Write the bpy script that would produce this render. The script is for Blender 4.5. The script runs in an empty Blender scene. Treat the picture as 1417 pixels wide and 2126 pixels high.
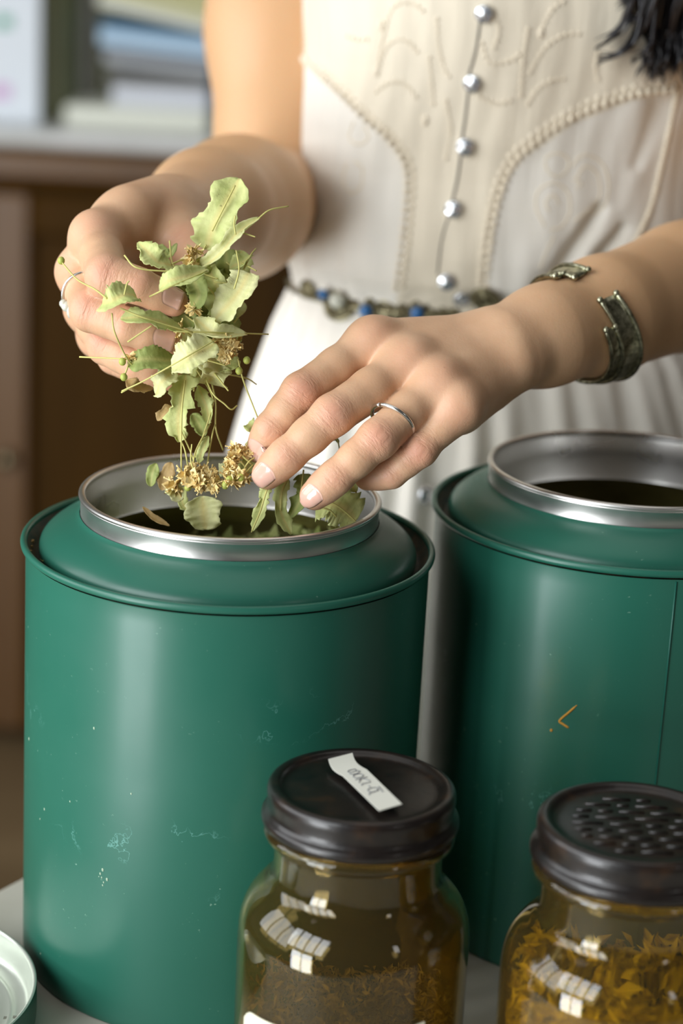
import bpy, math, random
import numpy as np
from mathutils import Matrix, Vector
from mathutils.bvhtree import BVHTree
random.seed(7); rng = np.random.default_rng(7)
C = bpy.context.scene.collection
PI = math.pi

# ------------------------------------------------------------------ camera
PITCH, ROLL, FPX, CAMH = .29381725, .05283554, 4300., .50679
FW = np.array([0, math.cos(PITCH), -math.sin(PITCH)])
_r0 = np.array([1., 0, 0]); _u0 = np.cross(_r0, FW)
RT = math.cos(ROLL)*_r0 + math.sin(ROLL)*_u0
UP = -math.sin(ROLL)*_r0 + math.cos(ROLL)*_u0
EYE = np.array([0, 0, CAMH])
def at(x, y, d):                       # point at depth d (metres) seen at a place of the photograph
    return EYE + d*(FW + RT*(x-708.5)/FPX - UP*(y-1063)/FPX)
def on_z(x, y, z):
    v = at(x, y, 1) - EYE
    return EYE + v*(z-CAMH)/v[2]
def norm(v): v = np.asarray(v, float); return v/np.linalg.norm(v)
cd = bpy.data.cameras.new('camera'); cam = bpy.data.objects.new('camera', cd); C.objects.link(cam)
cd.sensor_fit = 'VERTICAL'; cd.sensor_height = 36; cd.lens = FPX/2126*36
cd.clip_start = .05; cd.clip_end = 50
cam.matrix_world = Matrix(((RT[0], UP[0], -FW[0], EYE[0]), (RT[1], UP[1], -FW[1], EYE[1]), (RT[2], UP[2], -FW[2], EYE[2]), (0, 0, 0, 1)))
cd.dof.use_dof = True; cd.dof.focus_distance = .925; cd.dof.aperture_fstop = 4.6
sc = bpy.context.scene; sc.camera = cam
sc.view_settings.view_transform = 'Standard'; sc.view_settings.look = 'None'
sc.view_settings.gamma = 1; sc.view_settings.use_curve_mapping = False
sc.view_settings.exposure = -0.08
# ------------------------------------------------------------------ world and lights
w = bpy.data.worlds.new('world'); sc.world = w; w.use_nodes = True
w.node_tree.nodes['Background'].inputs[0].default_value = (.86, .80, .72, 1)
w.node_tree.nodes['Background'].inputs[1].default_value = .075
def area(name, loc, target, sx, sy, power, col):
    ld = bpy.data.lights.new(name, 'AREA'); ld.shape = 'RECTANGLE'; ld.size = sx; ld.size_y = sy
    ld.energy = power; ld.color = col
    o = bpy.data.objects.new(name, ld); C.objects.link(o); o.location = loc
    d = Vector(target)-Vector(loc); o.rotation_euler = d.to_track_quat('-Z', 'Y').to_euler(); return o
WC = np.array([-1.55, -.55, 1.15]); WT = np.array([0., .95, .2])
wd = norm([WT[0]-WC[0], WT[1]-WC[1], 0]); ws = np.array([-wd[1], wd[0], 0])
for i in range(4):                      # the panes of the tall window behind and left of the camera
    p = WC + ws*(i-1.5)*.40
    area('window_light', p, p+wd+np.array([0, 0, -.42]), .33, 1.25, 12, (.93, .97, 1.0))
for i in (1, 2):                        # two unseen low lights, added for the highlight streak on the tin
    p = WC + ws*(i-1.5)*.40 + np.array([0, 0, -1.35])
    area('streak_light', p, p+wd+np.array([0, 0, -.02]), .36, 1.06, 22, (.93, .97, 1.0))
for i in range(3):                      # the long window of the left wall
    area('window_light_left', (-2.3, .05+i*.62, 1.0), (-1.0, .12+i*.60, .75), .55, 1.5, 12.5, (.95, .975, 1.0))
area('window_light_side', (1.5, -.7, 1.15), (.1, .95, .2), .2, .5, 1.6, (1, .97, .93))
area('top_fill_light', (-.2, 1.2, 1.75), (0, 1.2, 0), 1.6, 1.6, 7, (1, .97, .92))  # unseen lamp added to light the hands from above

# ------------------------------------------------------------------ materials
def lin(c): return tuple(((v/255)/12.92 if v/255 <= .04045 else ((v/255+.055)/1.055)**2.4) for v in c)
def mat(name, rgb, rough=.5, metal=0., **kw):
    m = bpy.data.materials.new(name); m.use_nodes = True; b = m.node_tree.nodes['Principled BSDF']
    b.inputs['Base Color'].default_value = (*lin(rgb), 1); b.inputs['Roughness'].default_value = rough
    b.inputs['Metallic'].default_value = metal
    for k, v in kw.items():
        b.inputs[k.replace('_', ' ')].default_value = v
    return m
def N(m, t, **kw):
    n = m.node_tree.nodes.new(t)
    for k, v in kw.items(): setattr(n, k, v)
    return n
def L(m, a, b): m.node_tree.links.new(a, b)
def B(m): return m.node_tree.nodes['Principled BSDF']
def noise(m, scale, detail=3, vec=None, stretch=None, rough=.5, src='Object'):
    n = N(m, 'ShaderNodeTexNoise'); n.inputs['Scale'].default_value = scale; n.inputs['Detail'].default_value = detail
    n.inputs['Roughness'].default_value = rough
    if vec is None:
        vec = N(m, 'ShaderNodeTexCoord').outputs[src]
    if stretch:
        mp = N(m, 'ShaderNodeMapping'); mp.inputs['Scale'].default_value = stretch; L(m, vec, mp.inputs[0]); vec = mp.outputs[0]
    L(m, vec, n.inputs['Vector']); return n.outputs['Fac']
def ramp(m, fac, stops):
    r = N(m, 'ShaderNodeValToRGB'); e = r.color_ramp.elements
    while len(e) < len(stops): e.new(.5)
    for q, (p, c) in zip(e, stops): q.position = p; q.color = (*c, 1) if len(c) == 3 else c
    L(m, fac, r.inputs[0]); return r.outputs[0]
def bump(m, h, strength=.2, dist=.001, prev=None):
    b = N(m, 'ShaderNodeBump'); b.inputs['Strength'].default_value = strength; b.inputs['Distance'].default_value = dist
    L(m, h, b.inputs['Height'])
    if prev: L(m, prev, b.inputs['Normal'])
    return b.outputs[0]
def mixc(m, fac, a, b):
    x = N(m, 'ShaderNodeMix', data_type='RGBA')
    for v, i in ((a, 6), (b, 7)):
        if isinstance(v, tuple): x.inputs[i].default_value = (*v, 1)
        else: L(m, v, x.inputs[i])
    if isinstance(fac, float): x.inputs[0].default_value = fac
    else: L(m, fac, x.inputs[0])
    return x.outputs[2]
def attr(m, name):
    a = N(m, 'ShaderNodeAttribute'); a.attribute_name = name; return a
def math_(m, op, a, b=None, clamp=False):
    x = N(m, 'ShaderNodeMath', operation=op); x.use_clamp = clamp
    for v, i in ((a, 0), (b, 1)):
        if v is None: continue
        if isinstance(v, (int, float)): x.inputs[i].default_value = v
        else: L(m, v, x.inputs[i])
    return x.outputs[0]

def enamel(name, rgb):
    m = mat(name, rgb, .42, 0, Specular_IOR_Level=.42); B(m).inputs['Coat Weight'].default_value = .15; B(m).inputs['Coat Roughness'].default_value = .2
    base = mixc(m, noise(m, 9, 3), tuple(v*.86 for v in lin(rgb)), tuple(v*1.14 for v in lin(rgb)))
    sp = ramp(m, noise(m, 420, 2, rough=.6), [(.70, (0, 0, 0)), (.76, (1, 1, 1))])
    gate = ramp(m, noise(m, 22, 2), [(.5, (0, 0, 0)), (.66, (1, 1, 1))])
    k = math_(m, 'MULTIPLY', math_(m, 'MULTIPLY', sp, gate), .55)
    base = mixc(m, k, base, lin((150, 185, 165)))
    # pale rubbed scratches: thin lines where a warped noise crosses its middle
    sc1 = ramp(m, noise(m, 26, 5, rough=.65), [(.494, (0, 0, 0)), (.5, (1, 1, 1)), (.506, (0, 0, 0))])
    g2 = ramp(m, noise(m, 13, 2, stretch=(1, 1, 1.6)), [(.60, (0, 0, 0)), (.68, (1, 1, 1))])
    base = mixc(m, math_(m, 'MULTIPLY', math_(m, 'MULTIPLY', sc1, g2), .5), base, lin((120, 180, 170)))
    L(m, base, B(m).inputs['Base Color'])
    L(m, ramp(m, noise(m, 30, 3), [(.3, (.36,)*3), (.7, (.44,)*3)]), B(m).inputs['Roughness'])
    L(m, bump(m, noise(m, 60, 2), .05, .0004), B(m).inputs['Normal'])
    return m
M = {}
M['green'] = enamel('green_enamel', (34, 96, 79))
M['green_dark'] = enamel('green_enamel_deep', (14, 84, 70))
m = M['steel'] = mat('brushed_steel', (224, 222, 218), .30, 1)
L(m, bump(m, noise(m, 900, 2, stretch=(.05, .05, 1)), .06, .0003), B(m).inputs['Normal'])
L(m, ramp(m, noise(m, 25, 4), [(.3, (.24,)*3), (.75, (.42,)*3)]), B(m).inputs['Roughness'])
m = M['lacquer'] = mat('gold_lacquer_inside', (150, 140, 84), .42, .45)
L(m, ramp(m, noise(m, 30, 4), [(.3, lin((120, 112, 60))), (.7, lin((164, 154, 96)))]), B(m).inputs['Base Color'])
m = M['gutter'] = mat('dirty_gutter', (52, 50, 38), .6)
L(m, ramp(m, noise(m, 120, 4), [(.35, lin((20, 46, 38))), (.6, lin((66, 60, 44)))]), B(m).inputs['Base Color'])
m = M['table'] = mat('worn_white_table', (190, 188, 176), .45)
c = ramp(m, noise(m, 14, 5), [(.25, lin((176, 174, 160))), (.8, lin((205, 203, 192)))])
s = ramp(m, noise(m, 90, 5, rough=.7), [(.69, (0, 0, 0)), (.73, (1, 1, 1))])
L(m, mixc(m, math_(m, 'MULTIPLY', s, .6), c, lin((110, 106, 92))), B(m).inputs['Base Color'])

# skin
m = M['skin'] = mat('skin', (214, 166, 132), .48)
b = B(m); b.inputs['Subsurface Weight'].default_value = .22; b.inputs['Subsurface Radius'].default_value = (1, .35, .18); b.inputs['Subsurface Scale'].default_value = .006
b.inputs['Specular IOR Level'].default_value = .42
mot = noise(m, 55, 4)
base = mixc(m, ramp(m, mot, [(.3, (0, 0, 0)), (.7, (1, 1, 1))]), lin((204, 161, 126)), lin((215, 176, 141)))
base = mixc(m, attr(m, 'arm').outputs['Fac'], base, lin((205, 163, 122)))
base = mixc(m, math_(m, 'MULTIPLY', attr(m, 'red').outputs['Fac'], .62), base, lin((206, 136, 118)))
fr = ramp(m, noise(m, 160, 1), [(.80, (0, 0, 0)), (.83, (1, 1, 1))])
base = mixc(m, math_(m, 'MULTIPLY', fr, .5), base, lin((150, 92, 66)))
L(m, base, b.inputs['Base Color'])
fc = N(m, 'ShaderNodeCombineXYZ')
L(m, attr(m, 'fu').outputs['Fac'], fc.inputs[0]); L(m, attr(m, 'fv').outputs['Fac'], fc.inputs[1])
wr = noise(m, 900, 3, vec=fc.outputs[0], stretch=(1., .28, 1.), rough=.6)
wr2 = noise(m, 330, 3, vec=fc.outputs[0], stretch=(1., .30, 1.), rough=.5)
hw = math_(m, 'MULTIPLY', math_(m, 'ADD', wr, math_(m, 'MULTIPLY', wr2, 1.6)), attr(m, 'wr').outputs['Fac'])
n1 = bump(m, noise(m, 900, 3, rough=.6), .22, .0005)
n1 = bump(m, noise(m, 130, 3), .10, .0012, n1)
n2 = bump(m, hw, .6, .0011, n1)
L(m, n2, b.inputs['Normal'])
M['nail'] = mat('fingernail', (222, 176, 158), .24); B(M['nail']).inputs['Coat Weight'].default_value = .5
B(M['nail']).inputs['Subsurface Weight'].default_value = .15; B(M['nail']).inputs['Subsurface Scale'].default_value = .002
def metal_old(name, rgb, dark, rough=.3, sc_=300):
    m = mat(name, rgb, rough, 1)
    L(m, ramp(m, noise(m, sc_, 4, rough=.7), [(.35, lin(dark)), (.6, lin(rgb))]), B(m).inputs['Base Color'])
    L(m, bump(m, noise(m, sc_*1.3, 3), .4, .0006), B(m).inputs['Normal']); return m
M['silver'] = mat('silver', (225, 225, 222), .22, 1)
M['silver_old'] = metal_old('tarnished_silver', (196, 194, 166), (112, 112, 90), .34)
M['bronze'] = metal_old('tarnished_belt_metal', (170, 162, 130), (84, 78, 60), .4, 420)
M['blue'] = mat('blue_stone', (52, 104, 158), .3)
M['navy'] = mat('dark_blue_enamel', (52, 62, 92), .25, .3)
M['pearl'] = mat('pearl', (196, 196, 182), .25)
M['btn'] = mat('button_metal', (214, 216, 218), .22, .8)
# cotton
m = M['cotton'] = mat('crinkled_cotton', (232, 226, 212), .85); b = B(m)
b.inputs['Sheen Weight'].default_value = .2
yk = attr(m, 'yoke').outputs['Fac']
cc = mixc(m, yk, lin((223, 218, 208)), lin((222, 211, 190)))
cc = mixc(m, math_(m, 'MULTIPLY', ramp(m, noise(m, 18, 4), [(.4, (0, 0, 0)), (.8, (1, 1, 1))]), .35), cc, lin((214, 204, 184)))
L(m, cc, b.inputs['Base Color'])
nb = bump(m, noise(m, 260, 3, stretch=(1, 1, .10)), .35, .0012)
nb = bump(m, noise(m, 1500, 2), .25, .0003, nb)
L(m, nb, b.inputs['Normal'])
m = M['lace'] = mat('cotton_lace', (226, 214, 192), .9)
M['slit_shade'] = mat('placket_slit_shade', (120, 114, 104), .9)  # shade inside the placket slit, put in as a grey colour
M['hair'] = mat('black_hair', (22, 20, 24), .34); B(M['hair']).inputs['Specular IOR Level'].default_value = .6
# plant
def leafmat(name, a, b_, vein):
    m = mat(name, a, .62); 
    f = noise(m, 120, 4, rough=.65); c = mixc(m, ramp(m, f, [(.3, (0, 0, 0)), (.7, (1, 1, 1))]), lin(a), lin(b_))
    v = attr(m, 'rib').outputs['Fac']; c = mixc(m, v, c, lin(vein))
    sp = ramp(m, noise(m, 420, 2), [(.72, (0, 0, 0)), (.78, (1, 1, 1))])
    c = mixc(m, math_(m, 'MULTIPLY', sp, .5), c, lin((120, 104, 50)))
    L(m, c, B(m).inputs['Base Color'])
    L(m, bump(m, noise(m, 500, 3), .5, .0006), B(m).inputs['Normal'])
    nt = m.node_tree; tr = N(m, 'ShaderNodeBsdfTranslucent'); L(m, c, tr.inputs[0])
    mx = N(m, 'ShaderNodeMixShader'); mx.inputs[0].default_value = .28
    L(m, B(m).outputs[0], mx.inputs[1]); L(m, tr.outputs[0], mx.inputs[2]); L(m, mx.outputs[0], nt.nodes['Material Output'].inputs[0])
    return m
M['leaf'] = leafmat('dried_pale_green_leaf', (228, 231, 164), (206, 216, 136), (228, 218, 146))
M['leaf_pale'] = leafmat('dried_cream_bract', (242, 240, 190), (226, 229, 162), (238, 228, 160))
M['leaf_dark'] = leafmat('dried_olive_leaf', (176, 186, 108), (150, 164, 90), (196, 196, 124))
M['leaf_brown'] = leafmat('dried_tan_leaf', (206, 178, 124), (172, 140, 84), (190, 160, 100))
M['stem'] = mat('dried_stem', (196, 190, 112), .6)
M['bud'] = mat('green_bud', (170, 178, 84), .5)
m = M['flower'] = mat('dried_blossom', (196, 160, 84), .8)
L(m, ramp(m, noise(m, 400, 3), [(.3, lin((206, 168, 96))), (.5, lin((232, 208, 142))), (.75, lin((242, 232, 184)))]), B(m).inputs['Base Color'])
m = M['litter'] = mat('dried_herb_litter', (110, 104, 60), .9)
L(m, ramp(m, noise(m, 150, 5, rough=.7), [(.35, lin((58, 54, 26))), (.55, lin((120, 116, 62))), (.75, lin((160, 150, 92)))]), B(m).inputs['Base Color'])
L(m, bump(m, noise(m, 260, 5), 1, .004), B(m).inputs['Normal'])
# glass
def glass(name, rgb, rough=.02):
    m = mat(name, (0, 0, 0), rough); b = B(m); b.inputs['Base Color'].default_value = (*rgb, 1)
    b.inputs['Transmission Weight'].default_value = .972; b.inputs['IOR'].default_value = 1.5; return m  # the small diffuse share paints in a milky reflected haze
M['amber'] = glass('amber_glass', (.61, .45, .16))
m = M['amber_lid'] = mat('dark_amber_lid_glass', (30, 22, 18), .34); b = B(m)
L(m, ramp(m, noise(m, 90, 4), [(.3, lin((10, 8, 8))), (.6, lin((30, 22, 18))), (.8, lin((56, 36, 20)))]), b.inputs['Base Color'])
b.inputs['Coat Weight'].default_value = .16; b.inputs['Coat Roughness'].default_value = .15; b.inputs['Transmission Weight'].default_value = .15
L(m, bump(m, noise(m, 160, 3), .3, .0006), b.inputs['Normal'])
M['paper'] = mat('white_paper_tape', (236, 236, 224), .7)
M['cream'] = mat('cream_paper_label', (238, 234, 208), .6)
M['ink'] = mat('grey_pen_ink', (96, 100, 112), .6)
M['scratch'] = mat('yellow_scratch', (196, 140, 44), .6)
m = M['petals'] = mat('yellow_petals', (200, 150, 30), .8)
L(m, ramp(m, noise(m, 110, 4, rough=.7), [(.3, lin((206, 184, 16))), (.5, lin((252, 242, 26))), (.75, lin((255, 252, 100)))]), B(m).inputs['Base Color'])
m = M['tealeaf'] = mat('brown_tea_leaf', (110, 96, 60), .9)
L(m, ramp(m, noise(m, 60, 5, rough=.7), [(.3, lin((150, 140, 104))), (.7, lin((176, 164, 122)))]), B(m).inputs['Base Color'])
m = M['lidin'] = mat('white_tinplate', (206, 212, 200), .28, .55)
L(m, bump(m, noise(m, 60, 3), .3, .001), B(m).inputs['Normal'])
# room
m = M['wood'] = mat('dark_varnished_wood', (84, 54, 18), .6, Specular_IOR_Level=.1)
c = ramp(m, noise(m, 9, 5, stretch=(1, 1, .08)), [(.25, lin((30, 18, 0))), (.75, lin((74, 47, 2)))]); L(m, c, B(m).inputs['Base Color'])
m = M['wood_edge'] = mat('worn_wood_edge', (104, 70, 34), .4)
L(m, ramp(m, noise(m, 9, 5, stretch=(1, 1, .08)), [(.25, lin((62, 38, 6))), (.75, lin((106, 70, 22)))]), B(m).inputs['Base Color'])
m = M['counter'] = mat('pale_counter_top', (176, 178, 174), .4)
L(m, ramp(m, noise(m, 6, 4), [(.3, lin((196, 198, 194))), (.7, lin((222, 222, 220)))]), B(m).inputs['Base Color'])
m = M['wall'] = mat('olive_grey_wall', (112, 112, 88), .9)
L(m, bump(m, noise(m, 30, 4), .2, .003), B(m).inputs['Normal'])
m = M['floor'] = mat('brown_floor', (120, 100, 70), .6)
L(m, ramp(m, noise(m, 5, 5, stretch=(.2, 1, 1)), [(.3, lin((104, 84, 56))), (.7, lin((136, 114, 82)))]), B(m).inputs['Base Color'])

# ------------------------------------------------------------------ mesh helpers
def tag(o, label=None, cat=None, group=None, kind=None):
    if label: o['label'] = label
    if cat: o['category'] = cat
    if group: o['group'] = group
    if kind: o['kind'] = kind
    return o
def link(name, me, m, parent=None, smooth=True):
    me.materials.clear()
    for q in (m if isinstance(m, list) else [m]): me.materials.append(q)
    if smooth and len(me.polygons): me.polygons.foreach_set('use_smooth', np.ones(len(me.polygons), bool))
    o = bpy.data.objects.new(name, me); C.objects.link(o)
    if parent: o.parent = parent; o.matrix_parent_inverse = parent.matrix_world.inverted() if parent.type == 'EMPTY' and False else Matrix()
    return o
def mesh(name, V, F, m, parent=None, smooth=True):
    me = bpy.data.meshes.new(name); me.from_pydata([tuple(map(float, v)) for v in V], [], F); me.update()
    return link(name, me, m, parent, smooth)
def empty(name, loc=(0, 0, 0)):
    o = bpy.data.objects.new(name, None); o.empty_display_size = .02; C.objects.link(o); o.location = loc
    o.matrix_world = Matrix.Translation(loc); return o
class MB:
    def __init__(s): s.V = []; s.F = []; s.mi = []
    def add(s, V, F, mi=0):
        k = len(s.V); s.V += [tuple(map(float, v)) for v in V]; s.F += [tuple(i+k for i in f) for f in F]; s.mi += [mi]*len(F)
    def tube(s, pts, r, n=6, mi=0):
        pts = np.asarray(pts, float); r = np.broadcast_to(np.asarray(r, float), (len(pts),)); V = []; F = []
        t = np.gradient(pts, axis=0); t /= np.linalg.norm(t, axis=1)[:, None]+1e-12
        u = np.cross(t[0], [0, 0, 1.]); 
        if np.linalg.norm(u) < .1: u = np.cross(t[0], [1., 0, 0])
        u = norm(u)
        for i in range(len(pts)):
            u = norm(u - t[i]*(u@t[i])); v = np.cross(t[i], u)
            for k in range(n):
                a = 2*PI*k/n; V.append(pts[i]+r[i]*(math.cos(a)*u+math.sin(a)*v))
        for i in range(len(pts)-1):
            for k in range(n):
                F.append((i*n+k, i*n+(k+1) % n, (i+1)*n+(k+1) % n, (i+1)*n+k))
        F.append(tuple(range(n))[::-1]); F.append(tuple((len(pts)-1)*n+k for k in range(n)))
        s.add(V, F, mi)
    def ball(s, c, r, n=8, mi=0, sc_=(1, 1, 1), rot=None):
        V = []; F = []; h = n//2
        for i in range(h+1):
            a = PI*i/h
            for k in range(n):
                q = np.array([math.sin(a)*math.cos(2*PI*k/n), math.sin(a)*math.sin(2*PI*k/n), math.cos(a)])*np.array(sc_)*r
                if rot is not None: q = rot@q
                V.append(np.asarray(c)+q)
        for i in range(h):
            for k in range(n): F.append((i*n+k, (i+1)*n+k, (i+1)*n+(k+1) % n, i*n+(k+1) % n))
        s.add(V, F, mi)
    def box(s, c, d, rot=None, mi=0):
        V = [np.array([x, y, z])*np.array(d)/2 for x in (-1, 1) for y in (-1, 1) for z in (-1, 1)]
        if rot is not None: V = [rot@v for v in V]
        s.add([np.asarray(c)+v for v in V], [(0, 1, 3, 2), (4, 6, 7, 5), (0, 4, 5, 1), (2, 3, 7, 6), (0, 2, 6, 4), (1, 5, 7, 3)], mi)
    def build(s, name, m, parent=None, smooth=True):
        o = mesh(name, s.V, s.F, m, parent, smooth)
        if isinstance(m, list): o.data.polygons.foreach_set('material_index', s.mi)
        return o
def lathe(name, prof, m, parent=None, n=128, loc=(0, 0, 0), closed=False, sub=True):
    P = np.array(prof, float)
    if sub:                              # round the profile a little
        for _ in range(2):
            Q = [P[0]]
            for i in range(len(P)-1):
                if np.linalg.norm(P[i+1]-P[i]) < 1e-6: continue
                Q += [P[i]*.75+P[i+1]*.25, P[i]*.25+P[i+1]*.75]
            Q.append(P[-1]); P = np.array(Q)
    a = np.arange(n)*2*PI/n; V = np.stack([P[:, 0, None]*np.cos(a), P[:, 0, None]*np.sin(a), P[:, 1, None]+0*a], -1).reshape(-1, 3)+np.array(loc)
    F = [(i*n+k, i*n+(k+1) % n, (i+1)*n+(k+1) % n, (i+1)*n+k) for i in range(len(P)-1) for k in range(n)]
    return mesh(name, V, F, m, parent)
def bez(pts, n=12):                      # smooth curve through points
    P = np.asarray(pts, float)
    if len(P) == 2: P = np.array([P[0], (P[0]+P[1])/2, P[1]])
    out = []
    Q = np.vstack([2*P[0]-P[1], P, 2*P[-1]-P[-2]])
    for i in range(len(P)-1):
        p0, p1, p2, p3 = Q[i:i+4]
        for t in np.linspace(0, 1, n, endpoint=False):
            out.append(.5*((2*p1)+(-p0+p2)*t+(2*p0-5*p1+4*p2-p3)*t*t+(-p0+3*p1-3*p2+p3)*t**3))
    out.append(P[-1]); return np.array(out)
def setattr_f(o, name, vals):
    a = o.data.attributes.new(name, 'FLOAT', 'POINT'); a.data.foreach_set('value', np.asarray(vals, np.float32))

# ------------------------------------------------------------------ setting
mb = MB(); mb.box((0, 3.0, -.775), (9, 8, .05)); tag(mb.build('floor', M['floor'], smooth=False), kind='structure')
mb = MB(); mb.box((0, 3.85, .6), (9, .1, 2.7)); tag(mb.build('wall_back', M['wall'], smooth=False), kind='structure')
# table with an oblique left edge
A = on_z(0, 1842, 0); Bp = on_z(38, 1822, 0); dr = norm((Bp-A)[:2])
p1 = A[:2]+dr*.14; p0 = A[:2]-dr*.34; pf = np.array([.20, .17]); p3 = np.array([.75, .45]); p2 = np.array([.62, 1.094])
tb = empty('table', (0, .8, -.75)); tag(tb, 'worn white painted table top under the green tins and amber jars', 'table')
def prism(poly, z0, z1):
    n = len(poly); V = [(x, y, z0) for x, y in poly]+[(x, y, z1) for x, y in poly]
    F = [tuple(range(n))[::-1], tuple(range(n, 2*n))]+[(i, (i+1) % n, n+(i+1) % n, n+i) for i in range(n)]; return V, F
off = np.array([0, .8, -.75])
V, F = prism([p0, pf, p3, p2, p1], -.028, 0); o = mesh('table_top', np.array(V)-off, F, M['table'], tb, False)
bv = o.modifiers.new('b', 'BEVEL'); bv.width = .004; bv.segments = 3
cen = (p0+p1+p2+p3+pf)/5
for q in (p0, p1, p2, p3, pf):
    q = q+(cen-q)*.12; mb = MB(); mb.box((q[0]-off[0], q[1]-off[1], .361), (.05, .05, .722)); mb.build('leg', M['table'], tb, False)

# ------------------------------------------------------------------ green tins
def tin(x, y, k, H, label, seam=None, rot=0):
    t = empty('tea_tin', (x, y, 0)); tag(t, label, 'tin', 'green enamelled storage tins')
    R = .0944*k; Rb = .0953*k; rr = .0695*k
    lathe('body', [(0, .003), (R-.004, .003), (R-.003, 0), (R-.0005, 0), (R, .003), (R, .006), (R, .1), (R, H-.004), (R+.0002, H-.003)], M['green'], t)
    bd = [(Rb+.0016*math.cos(a), H+.0019*math.sin(a)) for a in np.linspace(-1.9, PI+1.2, 14)]
    lathe('rim_bead', bd, M['green'], t, sub=False, n=160)
    lathe('gutter', [(Rb-.0012, H-.0008), (Rb-.0028, H-.0035), (R-.0045, H-.0062), (R-.0065, H-.0065), (.0868*k, H-.006)], M['gutter'], t)
    lathe('shoulder', [(.0875*k, H-.0065), (.0885*k, H-.0035), (.0878*k, H+.0008), (.0845*k, H+.0045), (.079*k, H+.0085), (.0735*k, H+.0112), (.0713*k, H+.0122), (rr+.0004, H+.0135)], M['green'], t, n=160)
    zt = H+.0238
    nk = [(rr+.0003, H+.0115), (rr, H+.0135), (rr, zt-.0028), (rr+.0006, zt-.0022)]
    lip = [(rr-.0006+.0016*math.cos(a), zt-.0012+.0014*math.sin(a)) for a in np.linspace(-.8, PI+.6, 12)]
    inner = [(rr-.0022, zt-.003), (rr-.0024, zt-.012), (rr-.0026, zt-.0245), (rr-.0030, zt-.026)]
    lathe('neck_ring', nk+lip+inner, M['steel'], t, sub=False, n=160)
    lathe('inner_wall', [(rr-.0030, zt-.0262), (R-.006, H-.018), (R-.0015, H-.030), (R-.0012, .02), (R-.0014, .005), (0, .005)], M['lacquer'], t, sub=False)
    if seam is not None:
        mb = MB()
        for z0, z1 in ((.006, H-.004),):
            pts = [(math.sin(seam)*(R+.0001), -math.cos(seam)*(R+.0001), z) for z in np.linspace(z0, z1, 6)]
            mb.tube(pts, .0005, 6)
        mb.build('side_seam', M['green_dark'], t)
    return t
TIN1 = (-.05193, .92607); H1 = .20905
TIN2 = (.14283, .99397); H2 = .2140
t1 = tin(*TIN1, 1.0, H1, 'left green enamelled tin with steel neck ring, open under the two hands')
t2 = tin(*TIN2, 1.0155, H2, 'right green enamelled tin standing open behind the amber jars, touched by no hand', seam=.12)
# crumbs in the gutter of the left tin
for i, (px, py, s) in enumerate([(90, 1083, .0035), (70, 1108, .0012), (65, 1124, .0019), (62, 1145, .001), (66, 1135, .0008)]):
    p = on_z(px, py, H1-.004); V = []
    n = 7
    V = [(p[0]+s*math.cos(2*PI*k/n)*random.uniform(.6, 1.1), p[1]+s*math.sin(2*PI*k/n)*random.uniform(.6, 1.1), p[2]+z) for z in (-.0006, .0006) for k in range(n)]
    F = [tuple(range(n))[::-1], tuple(range(n, 2*n))]+[(k, (k+1) % n, n+(k+1) % n, n+k) for k in range(n)]
    tag(mesh('leaf_crumb', V, F, M['leaf_brown'], None, False), ['largest tan leaf crumb lying in the gutter of the left tin', 'small tan crumb just below the largest one in the left tin gutter', 'second largest tan crumb low in the left tin gutter', 'smallest crumb, lowest in the left tin gutter', 'small crumb between the two lower crumbs in the left tin gutter'][i], 'crumb', 'crumbs in the tin gutter')
# the yellow scratch on the right tin
def on_cyl(px, py, cx, cy, R):
    v = at(px, py, 1)-EYE; a = v[0]**2+v[1]**2; b = -2*(v[0]*cx+v[1]*cy); c_ = cx*cx+cy*cy-R*R
    t = (-b-math.sqrt(b*b-4*a*c_))/(2*a); return EYE+v*t
mb = MB(); R2 = .0944*1.0155; o2 = np.array([TIN2[0], TIN2[1], 0])
mb.tube(bez([on_cyl(x, y, *TIN2, R2)-o2 for x, y in ((1197, 1464), (1180, 1479), (1161, 1496), (1168, 1503), (1180, 1511))], 5), [.0003]*2+[.0006]*18+[.0003], 6)
mb.ball(on_cyl(1144, 1516, *TIN2, R2)-o2, .0008)
mb.build('yellow_scratch', M['scratch'], t2)['label'] = 'thin yellow scratch mark shaped like an arrowhead with a dot'
# rubbed chips on the left tin
o1 = np.array([TIN1[0], TIN1[1], 0]); M['chip'] = mat('bare_chip', (150, 172, 148), .6)
mb = MB()
for x, y, s in ((213, 1806, 5), (208, 1814, 4), (211, 1822, 3), (222, 1826, 5), (215, 1832, 3), (205, 1820, 2), (213, 1838, 3), (60, 1534, 5), (272, 1648, 3), (92, 1680, 4), (83, 1700, 3), (145, 1664, 3), (84, 1980, 3), (195, 1512, 4)):
    p = on_cyl(x, y, *TIN1, .0944)-o1; nn = norm([p[0], p[1], 0]); tt = np.array([-nn[1], nn[0], 0])
    mb.ball(p, s/6500, 6, sc_=(1, .25, 1.2), rot=np.stack([tt, nn, [0, 0, 1]], 1))
mb.build('paint_chips', M['chip'], t1)['kind'] = 'stuff'

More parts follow.
